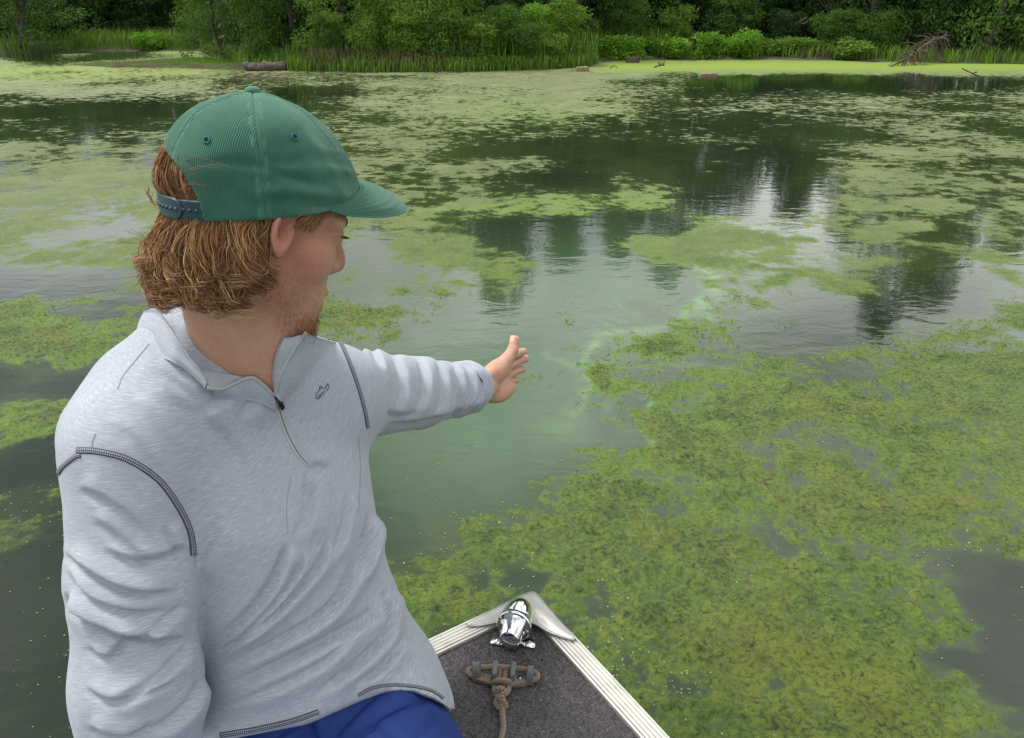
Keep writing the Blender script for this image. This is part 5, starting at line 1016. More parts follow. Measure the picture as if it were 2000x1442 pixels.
for poly, w, h in [
    ([(120, 1065), (170, 1102), (223, 1135), (284, 1150), (372, 1140)], 12, 0.0060), ([(140, 1150), (153, 1189), (223, 1221), (305, 1238), (390, 1236)], 12, 0.0085),
    ([(200, 1060), (260, 1085), (320, 1075), (368, 1050)], 12, 0.0045), ([(170, 1250), (210, 1275), (240, 1240), (290, 1225)], 12, 0.0050),
    ([(372, 1190), (330, 1215), (270, 1260)], 10, 0.0045), ([(388, 1260), (350, 1300), (290, 1350), (200, 1400)], 12, 0.0060),
    ([(402, 1320), (390, 1370), (340, 1420), (280, 1450)], 13, 0.0070), ([(165, 1330), (220, 1360), (290, 1340), (350, 1310)], 12, 0.0045),
    ([(170, 1410), (240, 1430), (300, 1400)], 12, 0.0045), ([(150, 940), (200, 960), (260, 1000), (310, 1060)], 16, 0.0035), ([(330, 1020), (345, 1060), (365, 1085)], 10, 0.0045),
    ([(180, 1000), (240, 1040), (330, 1120)], 16, 0.0030), ([(130, 1100), (180, 1160), (260, 1185), (340, 1180)], 11, 0.0045),
]: fold(poly, w * 0.85, h, 1.15, 0.6, lim=is_ra)
for poly, w, h in [
    ([(700, 668), (712, 690), (722, 740), (735, 770)], 7, 0.0055), ([(725, 680), (742, 700), (748, 745), (740, 790)], 7, 0.0055), ([(770, 685), (790, 720), (795, 770), (770, 815)], 9, 0.0045),
    ([(820, 690), (838, 730), (835, 780), (800, 825)], 9, 0.0050), ([(855, 697), (872, 740), (868, 790), (840, 822)], 8, 0.0060), ([(885, 705), (902, 745), (900, 785), (880, 815)], 6, 0.0070),
    ([(908, 710), (925, 745), (922, 775), (905, 805)], 6, 0.0075), ([(925, 716), (941, 745), (938, 775), (920, 797)], 5, 0.0060), ([(745, 822), (810, 815), (870, 800), (910, 780)], 8, 0.0040), ([(720, 780), (770, 800), (830, 790)], 10, 0.0030),
]: fold(poly, w * 0.9, h, 1.2, 0.7, lim=is_la)
sv = sv + FN * FACC[:, None]; sv = relax(sv, sf, 1, 0.2)
hemv = (np.abs(FY - np.interp(FX, [380, 430, 600, 700, 735, 800, 845, 868, 884, 930], [1449, 1442, 1410, 1368, 1352, 1349, 1365, 1380, 1392, 1392])) < 14) & tr_only; sm_ = relax(sv, sf, 8); sv[hemv] = sm_[hemv]
SHIRT_BVH = BVHTree.FromPolygons([tuple(v) for v in sv], [tuple(int(i) for i in q_) for q_ in sf])
def hit(px, py, bvh=None):
    d = norm(P(px, py, 1.0) - CAM); r_ = (bvh or SHIRT_BVH).ray_cast(Vector(CAM), Vector(d))
    if r_[0] is None:
        best = None
        for t in np.linspace(0.7, 1.8, 60):
            r2 = (bvh or SHIRT_BVH).find_nearest(Vector(CAM + d * t))
            if best is None or r2[3] < best[3]: best = r2
        r_ = best
    n = np.array(r_[1]); 
    if n @ d > 0: n = -n
    return np.array(r_[0]), n
m = Mat('heather_jersey'); cuv = m.n('ShaderNodeCombineXYZ', {'X': m.attr('c'), 'Y': m.attr('w'), 'Z': 0.0}).outputs[0]
def sc(v, s3): return m.n('ShaderNodeMapping', {'Vector': v, 'Scale': s3}).outputs[0]
n1 = m.noise(sc(cuv, (70, 1100, 1)), 1.0, 2, 0.6); n2 = m.noise(sc(cuv, (200, 2200, 1)), 1.0, 2, 0.6); n3 = m.noise(m.coord(), 9, 3)
fac = m.math('ADD', m.math('MULTIPLY', n1, 0.72), m.math('MULTIPLY', n2, 0.38))
col = m.ramp(fac, [(0.35, (0.235, 0.258, 0.312)), (0.50, (0.293, 0.318, 0.374)), (0.60, (0.332, 0.358, 0.414)), (0.72, (0.45, 0.475, 0.515))])
col = m.mix(m.math('MULTIPLY', m.math('SUBTRACT', n3, 0.62, True), 0.9), col, (0.38, 0.36, 0.30))
rib = m.n('ShaderNodeTexWave', {'Vector': cuv, 'Scale': 260.0}, wave_type='BANDS', bands_direction='Y').outputs['Fac']
m.set(Base_Color=col, Roughness=0.92, Sheen_Weight=0.12, Sheen_Roughness=0.5)
m.bump(m.math('ADD', m.math('MULTIPLY', fac, 0.4), m.math('MULTIPLY', rib, 0.3)), 0.0002, 0.3)
JERSEY = m.m
shirt = mesh_obj('pullover', sv, sf, JERSEY, person, attrs={'c': cu, 'w': cw})

def strip(px_poly, width, lift, n=80, thick=0.0012, inset=0.0, cuts=5):
    """A band lying on the pullover; returns verts, faces, position along and across."""
    p = catmull(px_poly, n); t = norm(np.gradient(p, axis=0)); nn = np.stack([-t[:, 1], t[:, 0]], 1)
    ws = np.broadcast_to(np.asarray(width, float), (n,)) if not hasattr(width, '__len__') else np.interp(np.linspace(0, 1, n), np.linspace(0, 1, len(width)), width)
    V, A, S = [], [], []; s_ = 0; last = None
    for i in range(n):
        row = [hit(*(p[i] + nn[i] * ws[i] * (k / (cuts - 1) - 0.5))) for k in range(cuts)]
        pts = [h_ + n_ * lift * (0.35 if k in (0, cuts - 1) else 1) for k, (h_, n_) in enumerate(row)]
        mid = pts[cuts // 2]
        if last is not None: s_ += np.linalg.norm(mid - last)
        last = mid
        pts = [row[0][0] - row[0][1] * 0.001] + pts + [row[-1][0] - row[-1][1] * 0.001]
        V += pts; A += [0] + [k / (cuts - 1) for k in range(cuts)] + [1]; S += [s_] * (cuts + 2)
    return np.array(V), grid_faces(n, cuts + 2), np.array(S), np.array(A)
m = Mat('flatlock_thread'); a_, s_ = m.attr('across'), m.attr('along')
rung = m.math('GREATER_THAN', m.math('SINE', m.math('MULTIPLY', s_, 2 * math.pi / 0.0022)), 0.25)
edge = m.math('GREATER_THAN', m.math('ABSOLUTE', m.math('SUBTRACT', a_, 0.5)), 0.30); mid = m.math('LESS_THAN', m.math('ABSOLUTE', m.math('SUBTRACT', a_, 0.5)), 0.07)
dark = m.math('MAXIMUM', m.math('MAXIMUM', rung, edge), mid)
m.set(Base_Color=m.mix(dark, (0.36, 0.37, 0.44), (0.050, 0.050, 0.075)), Roughness=0.8); m.bump(dark, 0.0006, 1.0); THREAD = m.m
def seam(name, poly, w, n=120, lift=0.0014):
    v, f_, s1, a1 = strip(poly, w, lift, n); return mesh_obj(name, v, f_, THREAD, shirt, attrs={'along': s1, 'across': a1})
seam('armhole_seam', [(150, 880), (190, 882), (250, 898), (310, 938), (350, 992), (372, 1040), (378, 1085)], 13, 150)
seam('armhole_seam', [(113, 925), (122, 912), (146, 893), (158, 889)], 9.5, 50)
seam('armhole_seam', [(650, 640), (675, 690), (698, 750), (712, 800), (719, 836)], 7, 100)
seam('hem_seam', [(700, 1358), (730, 1343), (770, 1338), (815, 1342), (845, 1350), (866, 1364)], 6.5, 90)
seam('hem_seam', [(430, 1436), (500, 1424), (570, 1408), (622, 1390)], 10, 90)
m = Mat('seam_crease'); m.set(Base_Color=(0.25, 0.262, 0.31, 1), Roughness=0.9); CREASE = m.m
v, f_, _, _ = strip([(291, 672), (268, 700), (240, 735), (230, 760)], 3.2, 0.0008, 40, cuts=3); mesh_obj('shoulder_seam', v, f_, CREASE, shirt)
v, f_, _, _ = strip([(187, 848), (181, 862), (180, 876)], 2.6, 0.0008, 16, cuts=3); mesh_obj('shoulder_seam', v, f_, CREASE, shirt)
v, f_, _, _ = strip([(700, 855), (704, 920), (700, 1000)], 2.2, 0.0006, 40, cuts=3); mesh_obj('side_seam', v, f_, CREASE, shirt)
v, f_, _, _ = strip([(568, 930), (560, 985), (562, 1040)], 2.0, 0.0005, 30, cuts=3); mesh_obj('placket_stitching', v, f_, CREASE, shirt)
# zip: tape, coil, slider with pull
v, f_, s1, a1 = strip([(539, 778), (549, 815), (562, 850), (583, 888), (604, 911)], [9, 9, 9, 8, 6], 0.0016, 70)
m = Mat('zip_tape'); a_ = m.attr('across'); tooth = m.math('SINE', m.math('MULTIPLY', m.attr('along'), 2 * math.pi / 0.0016))
cen = m.math('LESS_THAN', m.math('ABSOLUTE', m.math('SUBTRACT', a_, 0.5)), 0.16)
m.set(Base_Color=m.mix(cen, (0.40, 0.41, 0.42), (0.20, 0.205, 0.21)), Roughness=0.6); m.bump(m.math('MULTIPLY', tooth, cen), 0.0006); ZIPT = m.m
mesh_obj('zip_tape', v, f_, ZIPT, shirt, attrs={'along': s1, 'across': a1})
GUN = simple('gunmetal', (0.035, 0.033, 0.035), 0.3, 0.9)
za, zn = hit(536, 771); zb, zn2 = hit(547, 797); zt = norm(zb - za); zw = np.cross(zn, zt)
bg = Bag().add(box(za + zn * 0.004, zt, zw, zn, 0.009, 0.0062, 0.0042, 0.0012)); mesh_obj('zip_slider', bg.v[0], bg.f, GUN, shirt)
zl = np.linalg.norm(zb - za); bg = Bag().add(box(za + zt * zl * 0.58 + zn * 0.0055, zt, zw, norm(zn), zl * 0.95, 0.0056, 0.0022, 0.001)).add(box(za + zt * 0.001 + zn * 0.0068, zt, zw, zn, 0.005, 0.0028, 0.002, 0.0006))
mesh_obj('zip_pull', np.vstack(bg.v), bg.f, GUN, shirt)
# printed mark on the left chest: a fish outline over the word ORVIS
INK = simple('print_ink', (0.045, 0.045, 0.06), 0.7)
def lines(polys, w):
    b = Bag()
    for pl in polys:
        p = np.array(pl, float); n_ = max(3, int(np.sum(np.linalg.norm(np.diff(p, axis=0), axis=1)) / 1.6)); v, f_, _, _ = strip(pl, w, 0.0005, n_, cuts=3); b.add((v, [tuple(x) for x in f_]))
    return b
C4 = lambda pts: [(100 + x * 0.33, 580 + y * 0.33) for x, y in pts]
fish = [C4([(1572, 604), (1566, 590), (1572, 572), (1588, 552), (1600, 540)]), C4([(1588, 548), (1592, 527), (1600, 534), (1614, 541), (1624, 535), (1632, 520), (1638, 514), (1640, 528), (1645, 545)]), C4([(1564, 600), (1570, 598), (1574, 606)])]
def glyph(strokes, o, ax, ay): return [C4([(o[0] + x * ax[0] + y * ay[0], o[1] + x * ax[1] + y * ay[1]) for x, y in s]) for s in strokes]
ring = [(0.5 + 0.5 * math.cos(a), 0.5 + 0.5 * math.sin(a)) for a in np.linspace(0, 2 * math.pi, 13)]
GL = {'O': [ring], 'R': [[(0, 0), (0, 1), (0.7, 0.95), (0.85, 0.72), (0.7, 0.5), (0, 0.48)], [(0.4, 0.48), (0.9, 0)]], 'V': [[(0, 1), (0.45, 0), (0.9, 1)]], 'I': [[(0.3, 0), (0.3, 1)]],
      'S': [[(0.9, 0.85), (0.5, 1), (0.1, 0.8), (0.3, 0.55), (0.7, 0.45), (0.9, 0.2), (0.5, 0), (0.05, 0.15)]]}
wd = []
for k, ch in enumerate('ORVIS'):
    t_ = k / 4; o = (1583 + 49 * t_, 607 - 47 * t_); ang = R(40); c_, s_n = math.cos(ang), math.sin(ang)
    wd += glyph(GL[ch], o, (10 * c_, -10 * s_n), (-24 * s_n * 0.5, -24 * c_))
bq = lines(fish, 1.7); bq.build('fish_print', INK, shirt); bq = lines(wd, 1.25); bq.build('lettering_print', INK, shirt)
# collar: a stand of doubled jersey that falls open either side of the zip
def cloth_loft(name, rows, thick, mat=JERSEY, seedu=0.0, nu=40, nv=10, parent=None):
    rows = [catmull(r_, nu) for r_ in rows]; g_ = np.stack(rows, 1); out = []
    for i in range(nu): out.append(catmull(g_[i], nv))
    a = np.array(out); du = np.gradient(a, axis=0); dv = np.gradient(a, axis=1); n_ = norm(np.cross(du, dv))
    if np.sum(n_ * norm(CAM - a)) < 0: n_ = -n_
    top = a + n_ * thick * 0.5; bot = a - n_ * thick * 0.5; k = nu * nv; fa = grid_faces(nu, nv); f_ = [tuple(x) for x in fa] + [tuple(x[::-1] + k) for x in fa]
    rim = [(i * nv) for i in range(nu)] + [((nu - 1) * nv + j) for j in range(1, nv)] + [(i * nv + nv - 1) for i in range(nu - 2, -1, -1)] + [j for j in range(nv - 2, 0, -1)]
    for i in range(len(rim)): p0, p1 = rim[i], rim[(i + 1) % len(rim)]; f_.append((p0, p1, p1 + k, p0 + k))
    v = np.vstack([top.reshape(-1, 3), bot.reshape(-1, 3)]); L1 = np.tile(np.repeat(np.linspace(0, 0.2, nu), nv), 2) + seedu; L2 = np.tile(np.tile(np.linspace(0, 0.04, nv), nu), 2) + 7
    return mesh_obj(name, v, f_, mat, parent or shirt, attrs={'c': L1, 'w': L2})

both_v = np.vstack([sv, bv]); both_f = [tuple(int(i) for i in q_) for q_ in np.vstack([sf, bf + len(sv)])]
BOTH_BVH = BVHTree.FromPolygons([tuple(v) for v in both_v], both_f)
def near(px, py, off):
    h_, n_ = hit(px, py, BOTH_BVH); return h_ + norm(CAM - h_) * off
def row(*pts): return [near(*p_) for p_ in pts]
# stand round the back and the right side of the neck, leaning away from it
nf = np.array([math.sin(R(48)), -math.cos(R(48)), 0]); nl = np.array([math.cos(R(48)), math.sin(R(48)), 0])
def ringpt(deg, rx, ry, z):                     # 0 = front of the neck, 90 = his left
    a = R(deg); return NB + nf * math.cos(a) * rx + nl * math.sin(a) * ry + np.array([0, 0, z])
backb = [ringpt(a, 0.078, 0.080, z) for a, z in ((75, -0.02), (110, -0.005), (150, 0.004), (185, 0.004))]
backt = [ringpt(a, 0.074, 0.074, z) for a, z in ((75, 0.018), (110, 0.036), (150, 0.044), (185, 0.046))]
backm = [(np.array(a) + np.array(b)) / 2 + norm(np.array(a) - NB - [0, 0, (np.array(a) - NB)[2]]) * 0.006 for a, b in zip(backb, backt)]
d0 = 0.930
base = backb + [P(274, 662, 0.945), P(300, 690, d0 - 0.035)] + row((331, 703, 0.004), (366, 722, 0.006), (392, 745, 0.010), (403, 757, 0.014))
top = backt + [P(288, 606, 0.955), P(313, 612, d0 - 0.035)] + row((347, 664, 0.010), (374, 704, 0.012), (393, 727, 0.014), (403, 743, 0.018))
mid = backm + [P(276, 632, 0.945), P(303, 650, d0 - 0.045)] + row((336, 684, 0.013), (368, 713, 0.014), (393, 737, 0.017), (404, 751, 0.019))
collar = cloth_loft('collar', [base, mid, top], 0.0035, nu=90, nv=10)
cloth_loft('collar_facing', [row((394, 724, 0.012), (432, 731, 0.006), (468, 735, 0.003), (495, 741, 0.002)), row((399, 742, 0.016), (432, 746, 0.012), (464, 742, 0.006), (495, 742, 0.003)), row((406, 757, 0.019), (432, 758, 0.016), (460, 748, 0.009), (497, 743, 0.004))], 0.0028, parent=collar, seedu=0.4)
edge_px = [(405, 757), (420, 760), (436, 759), (455, 751), (476, 741), (492, 738), (505, 744), (520, 757), (535, 772)]
tape = m = simple('zip_edging', (0.33, 0.34, 0.345), 0.7)
t_ = tube(catmull([near(x, y, o) for (x, y), o in zip(edge_px, (0.021, 0.021, 0.019, 0.014, 0.009, 0.006, 0.005, 0.005, 0.005))], 60), 0.0021, 6); mesh_obj('zip_edge', t_[0], t_[1], tape, collar)
# his left side: the facing turned in beside the throat, up to the zip edge
inn = row((552, 660, 0.003), (540, 692, 0.004), (533, 730, 0.004), (535, 768, 0.003)); out_ = row((596, 652, 0.022), (568, 692, 0.016), (546, 735, 0.009), (538, 772, 0.005))
midr = row((574, 658, 0.010), (553, 692, 0.008), (538, 733, 0.004), (536, 770, 0.003))
cloth_loft('collar_facing', [inn, midr, out_], 0.0028, parent=collar, seedu=0.8)
srow = lambda *pts: [hit(x, y)[0] + hit(x, y)[1] * o for x, y, o in pts]
cloth_loft('collar', [out_, [(np.array(a) * 0.55 + np.array(b) * 0.45) + norm(CAM - a) * 0.008 for a, b in zip(out_, srow((668, 640, 0.002), (630, 695, 0.002), (592, 745, 0.002), (548, 786, 0.002)))], srow((668, 640, 0.001), (630, 695, 0.001), (592, 745, 0.001), (548, 786, 0.0008))], 0.0026, parent=collar, seedu=1.2)
pl_e = [near(x, y, o) for (x, y), o in zip(edge_px[1:], (0.020, 0.018, 0.013, 0.008, 0.005, 0.004, 0.004, 0.004))]; pl_s = srow((415, 772, 0.001), (436, 778, 0.001), (460, 780, 0.001), (482, 780, 0.001), (500, 782, 0.001), (514, 788, 0.001), (526, 796, 0.001), (540, 803, 0.001))
cloth_loft('placket_fold', [pl_e, [(np.array(a) + np.array(b)) / 2 + norm(CAM - a) * 0.002 for a, b in zip(pl_e, pl_s)], pl_s], 0.0022, parent=collar, seedu=1.7)
t_ = tube(catmull(row((597, 650, 0.026), (587, 664, 0.023), (568, 692, 0.018), (547, 735, 0.011), (538, 772, 0.006)), 50), 0.0021, 6); mesh_obj('zip_edge', t_[0], t_[1], tape, collar)
# rolled-up cuff of the pointing arm
ca_ = norm(LW - LE); e1 = norm(np.cross(ca_, [0, 0, 1])); e2 = np.cross(e1, ca_); bq = []
nu, nv = 64, 26
for i in range(nu):
    a = 2 * math.pi * i / nu
    for j in range(nv):
        b_ = 2 * math.pi * j / nv; rr_ = 0.0475 + 0.0045 * math.sin(2 * a + 0.6) + 0.0085 * math.cos(b_) + 0.0016 * math.sin(9 * a + 3 * b_) * math.sin(b_) + 0.0022 * math.sin(3 * b_ + 2 * a)
        bq.append(CUFF + ca_ * (0.022 + 0.019 * math.sin(b_) + 0.006 * math.sin(a + 0.8) + 0.0025 * math.sin(5 * a)) + (e1 * math.cos(a) + e2 * math.sin(a)) * rr_)
ff = [(i * nv + j, ((i + 1) % nu) * nv + j, ((i + 1) % nu) * nv + (j + 1) % nv, i * nv + (j + 1) % nv) for i in range(nu) for j in range(nv)]
ang_ = np.repeat(np.arange(nu) / nu * 0.3, nv); alo = np.tile(np.arange(nv) / nv * 0.07, nu)
mesh_obj('rolled_cuff', np.array(bq), ff, JERSEY, shirt, attrs={'c': ang_, 'w': alo + 5})
# ---- blue shorts
lo = np.array([-0.50, 0.34, 0.49]); g = sd_grid(lo, np.array([0.20, 1.06, 0.78]), 0.006)
hv, hf_ = surface_nets(np.maximum(shorts_sdf(g), -(g[..., 1] - 0.40 - 0.25 * (g[..., 0] + 0.05))), lo, 0.006); hv = relax(hv, hf_, 3)
hv, hf_ = subdivided(hv, hf_, 1)
def crease(poly, w, h):
    global hv
    x, y, d = project(hv); n = vert_normals(hv, hf_); poly = catmull(poly, 24); m = np.sum(n * norm(CAM - hv), 1) > -0.1; idx = np.where(m)[0]; di, sg, t = poly_dist(x[idx], y[idx], poly); s = di * sg
    env = sstep(0, 0.2, t) * sstep(1, 0.7, t) * np.where((t <= 0) | (t >= 1), 0, 1); prof = np.where(s < 0, np.exp(-(s / (2.4 * w)) ** 2), np.exp(-(s / (0.7 * w)) ** 2)) - 0.7 * np.exp(-((s - 1.4 * w) / (0.7 * w)) ** 2)
    hv[idx] += n[idx] * (0.65 * h * prof * env)[:, None]
for poly, w, h in [([(850, 1375), (800, 1400), (720, 1445), (640, 1520)], 11, 0.008), ([(800, 1360), (740, 1380), (690, 1420), (640, 1470)], 9, 0.006), ([(625, 1395), (622, 1420), (635, 1460), (660, 1520)], 8, 0.009), ([(870, 1400), (840, 1430), (800, 1480)], 10, 0.006), ([(600, 1420), (560, 1440), (520, 1480)], 9, 0.006), ([(720, 1400), (780, 1440), (860, 1470)], 12, 0.004)]: crease(poly, w, h)
n_ = vert_normals(hv, hf_); hv = hv + n_ * (0.006 * noise3(hv * np.array([14, 14, 20]), 5) + 0.006 * np.abs(noise3(hv * np.array([22, 11, 16]), 6)) )[:, None]; hv = relax(hv, hf_, 1)
mm = Mat('shorts_blue'); nf1 = mm.noise(mm.coord(), 700, 2); mm.set(Base_Color=mm.mix(nf1, (0.006, 0.023, 0.130), (0.010, 0.034, 0.185)), Roughness=0.7, Sheen_Weight=0.0, Specular_IOR_Level=0.3); mm.bump(nf1, 0.0005, 0.5)
mesh_obj('shorts', hv, hf_, mm.m, person)
# ---- the cap: frame with x to the brim, y to his left, z up
CYAW, CPIT = R(33), R(1.0)
CO = P(517, 393, 0.85)
qx = np.array([math.cos(CPIT) * math.cos(CYAW), math.cos(CPIT) * math.sin(CYAW), -math.sin(CPIT)]); qy = np.array([-math.sin(CYAW), math.cos(CYAW), 0]); qz = np.cross(qx, qy)
QM = np.stack([qx, qy, qz])
def cw_(v): return np.asarray(v) @ QM + CO
CA, CB, CH = 0.1035, 0.083, 0.1085
ARC = R(43)
SEAMS = [R(a) for a in (-163, -103, -43, 17, 77, 137)]
def crown(phi, th, off=0.0):
    c = np.cos(phi); p = np.where(c > 0, 2.15 - 0.25 * c, 2.15 + 0.15 * -c)
    rr = np.cos(th) ** (2 / p); z = (CH + off) * np.sin(th) ** (2 / p)
    return np.stack([(CA + off) * rr * np.cos(phi), (CB + off) * rr * np.sin(phi), z], -1)
def arch_h(phi):
    d = (phi - np.pi + np.pi) % (2 * np.pi) - np.pi; d = np.abs(np.abs(phi) - np.pi)
    return np.where(d < ARC, 0.060 * np.sqrt(np.clip(1 - (d / ARC) ** 2, 0, 1)), 0.0)
nphi, nth = 420, 66
# denser round the arch so that its edge stays clean
phi = np.linspace(-np.pi, np.pi, nphi, endpoint=False)
th0 = np.zeros(nphi); pexp = np.where(np.cos(phi) > 0, 2.15 - 0.25 * np.cos(phi), 2.15 + 0.15 * -np.cos(phi))
th0 = np.arcsin(np.clip((arch_h(phi) / CH) ** (pexp / 2), 0, 1))
tt = np.linspace(0, 1, nth) ** 1.0
TH = th0[:, None] + (np.pi / 2 - 0.004 - th0[:, None]) * tt[None]; PH = np.repeat(phi[:, None], nth, 1)
v = crown(PH, TH)
dseam = np.full(PH.shape, 9.0); ribc = np.zeros(PH.shape); rad_ = np.hypot(v[..., 0], v[..., 1])
for s0 in SEAMS:
    dd = (PH - s0 + np.pi) % (2 * np.pi) - np.pi; m_ = np.abs(dd) * rad_; dseam = np.minimum(dseam, m_)
    pc = s0 + R(30); d2 = (PH - pc + np.pi) % (2 * np.pi) - np.pi; sel = np.abs(d2) <= R(30.01); ribc = np.where(sel, rad_ * np.sin(d2), ribc)
nrm = norm(v * np.array([1 / CA ** 2, 1 / CB ** 2, 1 / CH ** 2]))
puck = noise3(v * 330, 21) * 0.5 + noise3(v * 160, 22) * 0.5
rows_ = np.exp(-((dseam - 0.0045) / 0.0014) ** 2)
disp = 0.0006 * np.exp(-(dseam / 0.0065) ** 4) - 0.0013 * np.exp(-(dseam / 0.0009) ** 2) + rows_ * (0.0009 * puck - 0.0004)
band = np.exp(-((v[..., 2] - 0.006) / 0.0012) ** 2); disp += -0.0006 * band * (arch_h(PH) == 0)
crease = noise3(v * np.array([26, 26, 38]), 31) * 0.0016 + noise3(v * np.array([14, 14, 12]), 32) * 0.0022
disp += 0.0022 * np.exp(-((PH + R(60) + 3.0 * (v[..., 2] - 0.05)) / 0.10) ** 2) * sstep(0.10, 0.03, v[..., 2]) - 0.0015 * np.exp(-((v[..., 2] - 0.034 - 0.02 * np.sin(2.2 * PH)) / 0.004) ** 2) * sstep(R(-150), R(-120), PH) * sstep(R(-20), R(-60), PH)
low = sstep(0.07, 0.02, v[..., 2]); wearv0 = 0; fr = sstep(R(-125), R(-80), PH) * sstep(R(-20), R(-45), PH)
disp += crease + fr * low * 0.0022 * (0.6 + np.sin(v[..., 2] * 300 + 3.5 * PH + 2 * noise3(v * 30, 33)))
v = v + nrm * disp[..., None]
outer = cw_(v.reshape(-1, 3)); inner = cw_((v - nrm * 0.0018).reshape(-1, 3)); k = nphi * nth
fo = grid_faces(nphi, nth, True); fi = fo[:, ::-1] + k
rimq = np.array([(i * nth, i * nth + k, ((i + 1) % nphi) * nth + k, ((i + 1) % nphi) * nth) for i in range(nphi)])
m = Mat('corduroy'); rc_ = m.math('ADD', m.attr('rib'), m.math('MULTIPLY', m.noise(m.coord(), 70, 2), 0.0022)); fade = m.noise(m.coord(), 16, 4, 0.6); wav = m.math('SINE', m.math('MULTIPLY', rc_, 2 * math.pi / 0.0018)); fz = m.noise(m.coord(), 60, 4, 0.6); fz2 = m.noise(m.coord(), 850, 3, 0.7)
wav01 = m.math('ADD', m.math('MULTIPLY', wav, 0.5), 0.5); wear = m.attr('wear')
c1 = m.mix(wav01, (0.009, 0.060, 0.040), (0.020, 0.118, 0.078))
c1 = m.mix(m.math('MULTIPLY', m.math('ADD', m.math('MULTIPLY', fz, 0.5), m.math('MULTIPLY', fz2, 0.5)), 0.75), c1, (0.015, 0.092, 0.062))
c1 = m.mix(m.math('MULTIPLY', wear, m.math('ADD', fz2, 0.1)), c1, (0.095, 0.25, 0.17))
c1 = m.mix(m.math('MULTIPLY', m.math('SUBTRACT', fade, 0.46, True), 1.9, True), c1, (0.050, 0.165, 0.115)); m.set(Base_Color=c1, Roughness=0.9, Sheen_Weight=0.30, Sheen_Roughness=0.45, Sheen_Tint=(0.65, 0.95, 0.75, 1)); m.bump(m.math('ADD', wav01, m.math('MULTIPLY', fz2, 0.5)), 0.0007, 0.8); CORD = m.m
wearv = np.clip(0.75 * rows_ * sstep(0.2, 0.9, puck + 0.5) + 0.35 * np.exp(-(dseam / 0.003) ** 2) + 0.5 * sstep(0.0045, 0.0, v[..., 2]), 0, 1)
cap = mesh_obj('cap', np.vstack([outer, inner]), np.vstack([fo, fi, rimq]), CORD, person, attrs={'rib': np.tile(ribc.ravel(), 2), 'wear': np.tile(wearv.ravel(), 2)})
# button on the top
zt = v[:, -1].mean(0)[2]
bv_, bf_ = lathe([(-0.001, 0.0075), (0.0015, 0.0082), (0.004, 0.0070), (0.0056, 0.0040), (0.0060, 0.0)], cw_((0, 0, zt)), qz, 24)
mesh_obj('button', bv_, bf_, CORD, cap, attrs={'rib': (bv_ - cw_((0, 0, zt))) @ qx, 'wear': np.full(len(bv_), 0.35)})
TEAL = simple('eyelet_thread', (0.006, 0.10, 0.10), 0.8)
for pa, tz in ((-137, 0.072), (-77, 0.072), (-17, 0.072), (43, 0.072), (103, 0.072)):
    pe = 2.15 - 0.25 * math.cos(R(pa)) if math.cos(R(pa)) > 0 else 2.15 - 0.15 * math.cos(R(pa)); th_ = math.asin((tz / CH) ** (pe / 2)); c_ = crown(np.array(R(pa)), np.array(th_)); n_ = norm(c_ * np.array([1 / CA ** 2, 1 / CB ** 2, 1 / CH ** 2])); t1 = norm(np.cross(n_, [0, 0, 1])); t2 = np.cross(n_, t1)
    ringp = [cw_(c_ + n_ * 0.0012 + (t1 * math.cos(a) + t2 * math.sin(a)) * 0.0030) for a in np.linspace(0, 2 * math.pi, 16, endpoint=False)]
    e_v, e_f = tube(ringp, 0.0011, 6, closed=True); ey = mesh_obj('eyelet', e_v, e_f, TEAL, cap)
    hv_, hf2 = lathe([(0.0006, 0.0), (0.0006, 0.0022)], cw_(c_ + n_ * 0.0004), n_ @ QM, 12); mesh_obj('eyelet_hole', hv_, hf2, simple('hole_shade', (0.003, 0.012, 0.012), 0.9), ey)
# brim
BW = R(64); nb, ns = 70, 22; bp = np.linspace(-BW, BW, nb); s_ = np.linspace(0, 1, ns)
def brim_pt(p, s, drop=0.0):
    ext = 0.058 * np.cos(p / BW * (np.pi / 2)) ** 0.55
    x0, y0 = (CA - 0.001) * np.cos(p), (CB - 0.001) * np.sin(p)
    x = x0 + ext * s; y = y0 * (1 + 0.10 * s * (1 - np.abs(p / BW)))
    z = 0.004 - 0.036 * s * (x - x0) / 0.066 - 0.9 * y * y * (0.35 + 0.65 * s) + 0.0075 * np.exp(-(p / 0.8) ** 2) - drop
    return np.stack([x, y, z], -1)
PB, SB = np.meshgrid(bp, s_, indexing='ij')
wob = 0.0006 * np.sin(SB * 40) * (SB > 0.2)
bt = brim_pt(PB, SB); bt[..., 2] += wob * 0.5; bbm = brim_pt(PB, SB, 0.0027)
edge_r = np.exp(-((1 - SB) / 0.03) ** 2) * 0.0012; bt[..., 2] -= edge_r; bbm[..., 2] += edge_r
kb = nb * ns; f1 = grid_faces(nb, ns); 
rim = [(i * ns) for i in range(nb)] + [((nb - 1) * ns + j) for j in range(1, ns)] + [(i * ns + ns - 1) for i in range(nb - 2, -1, -1)] + [j for j in range(ns - 2, 0, -1)]
rq = np.array([(rim[i], rim[(i + 1) % len(rim)], rim[(i + 1) % len(rim)] + kb, rim[i] + kb) for i in range(len(rim))])
vb_ = np.vstack([cw_(bt.reshape(-1, 3)), cw_(bbm.reshape(-1, 3))])
stitch = np.clip(np.exp(-((((1 - SB) * 6.5) % 1 - 0.5) / 0.12) ** 2) * 0.55 * (SB < 0.97) + 0.45 * (SB > 0.965), 0, 1)
brim = mesh_obj('brim', vb_, np.vstack([f1, f1[:, ::-1] + kb, rq]), CORD, cap, attrs={'rib': np.tile((bt[..., 1] * 0.8 + bt[..., 0] * 0.6).ravel(), 2), 'wear': np.tile(stitch.ravel(), 2)})
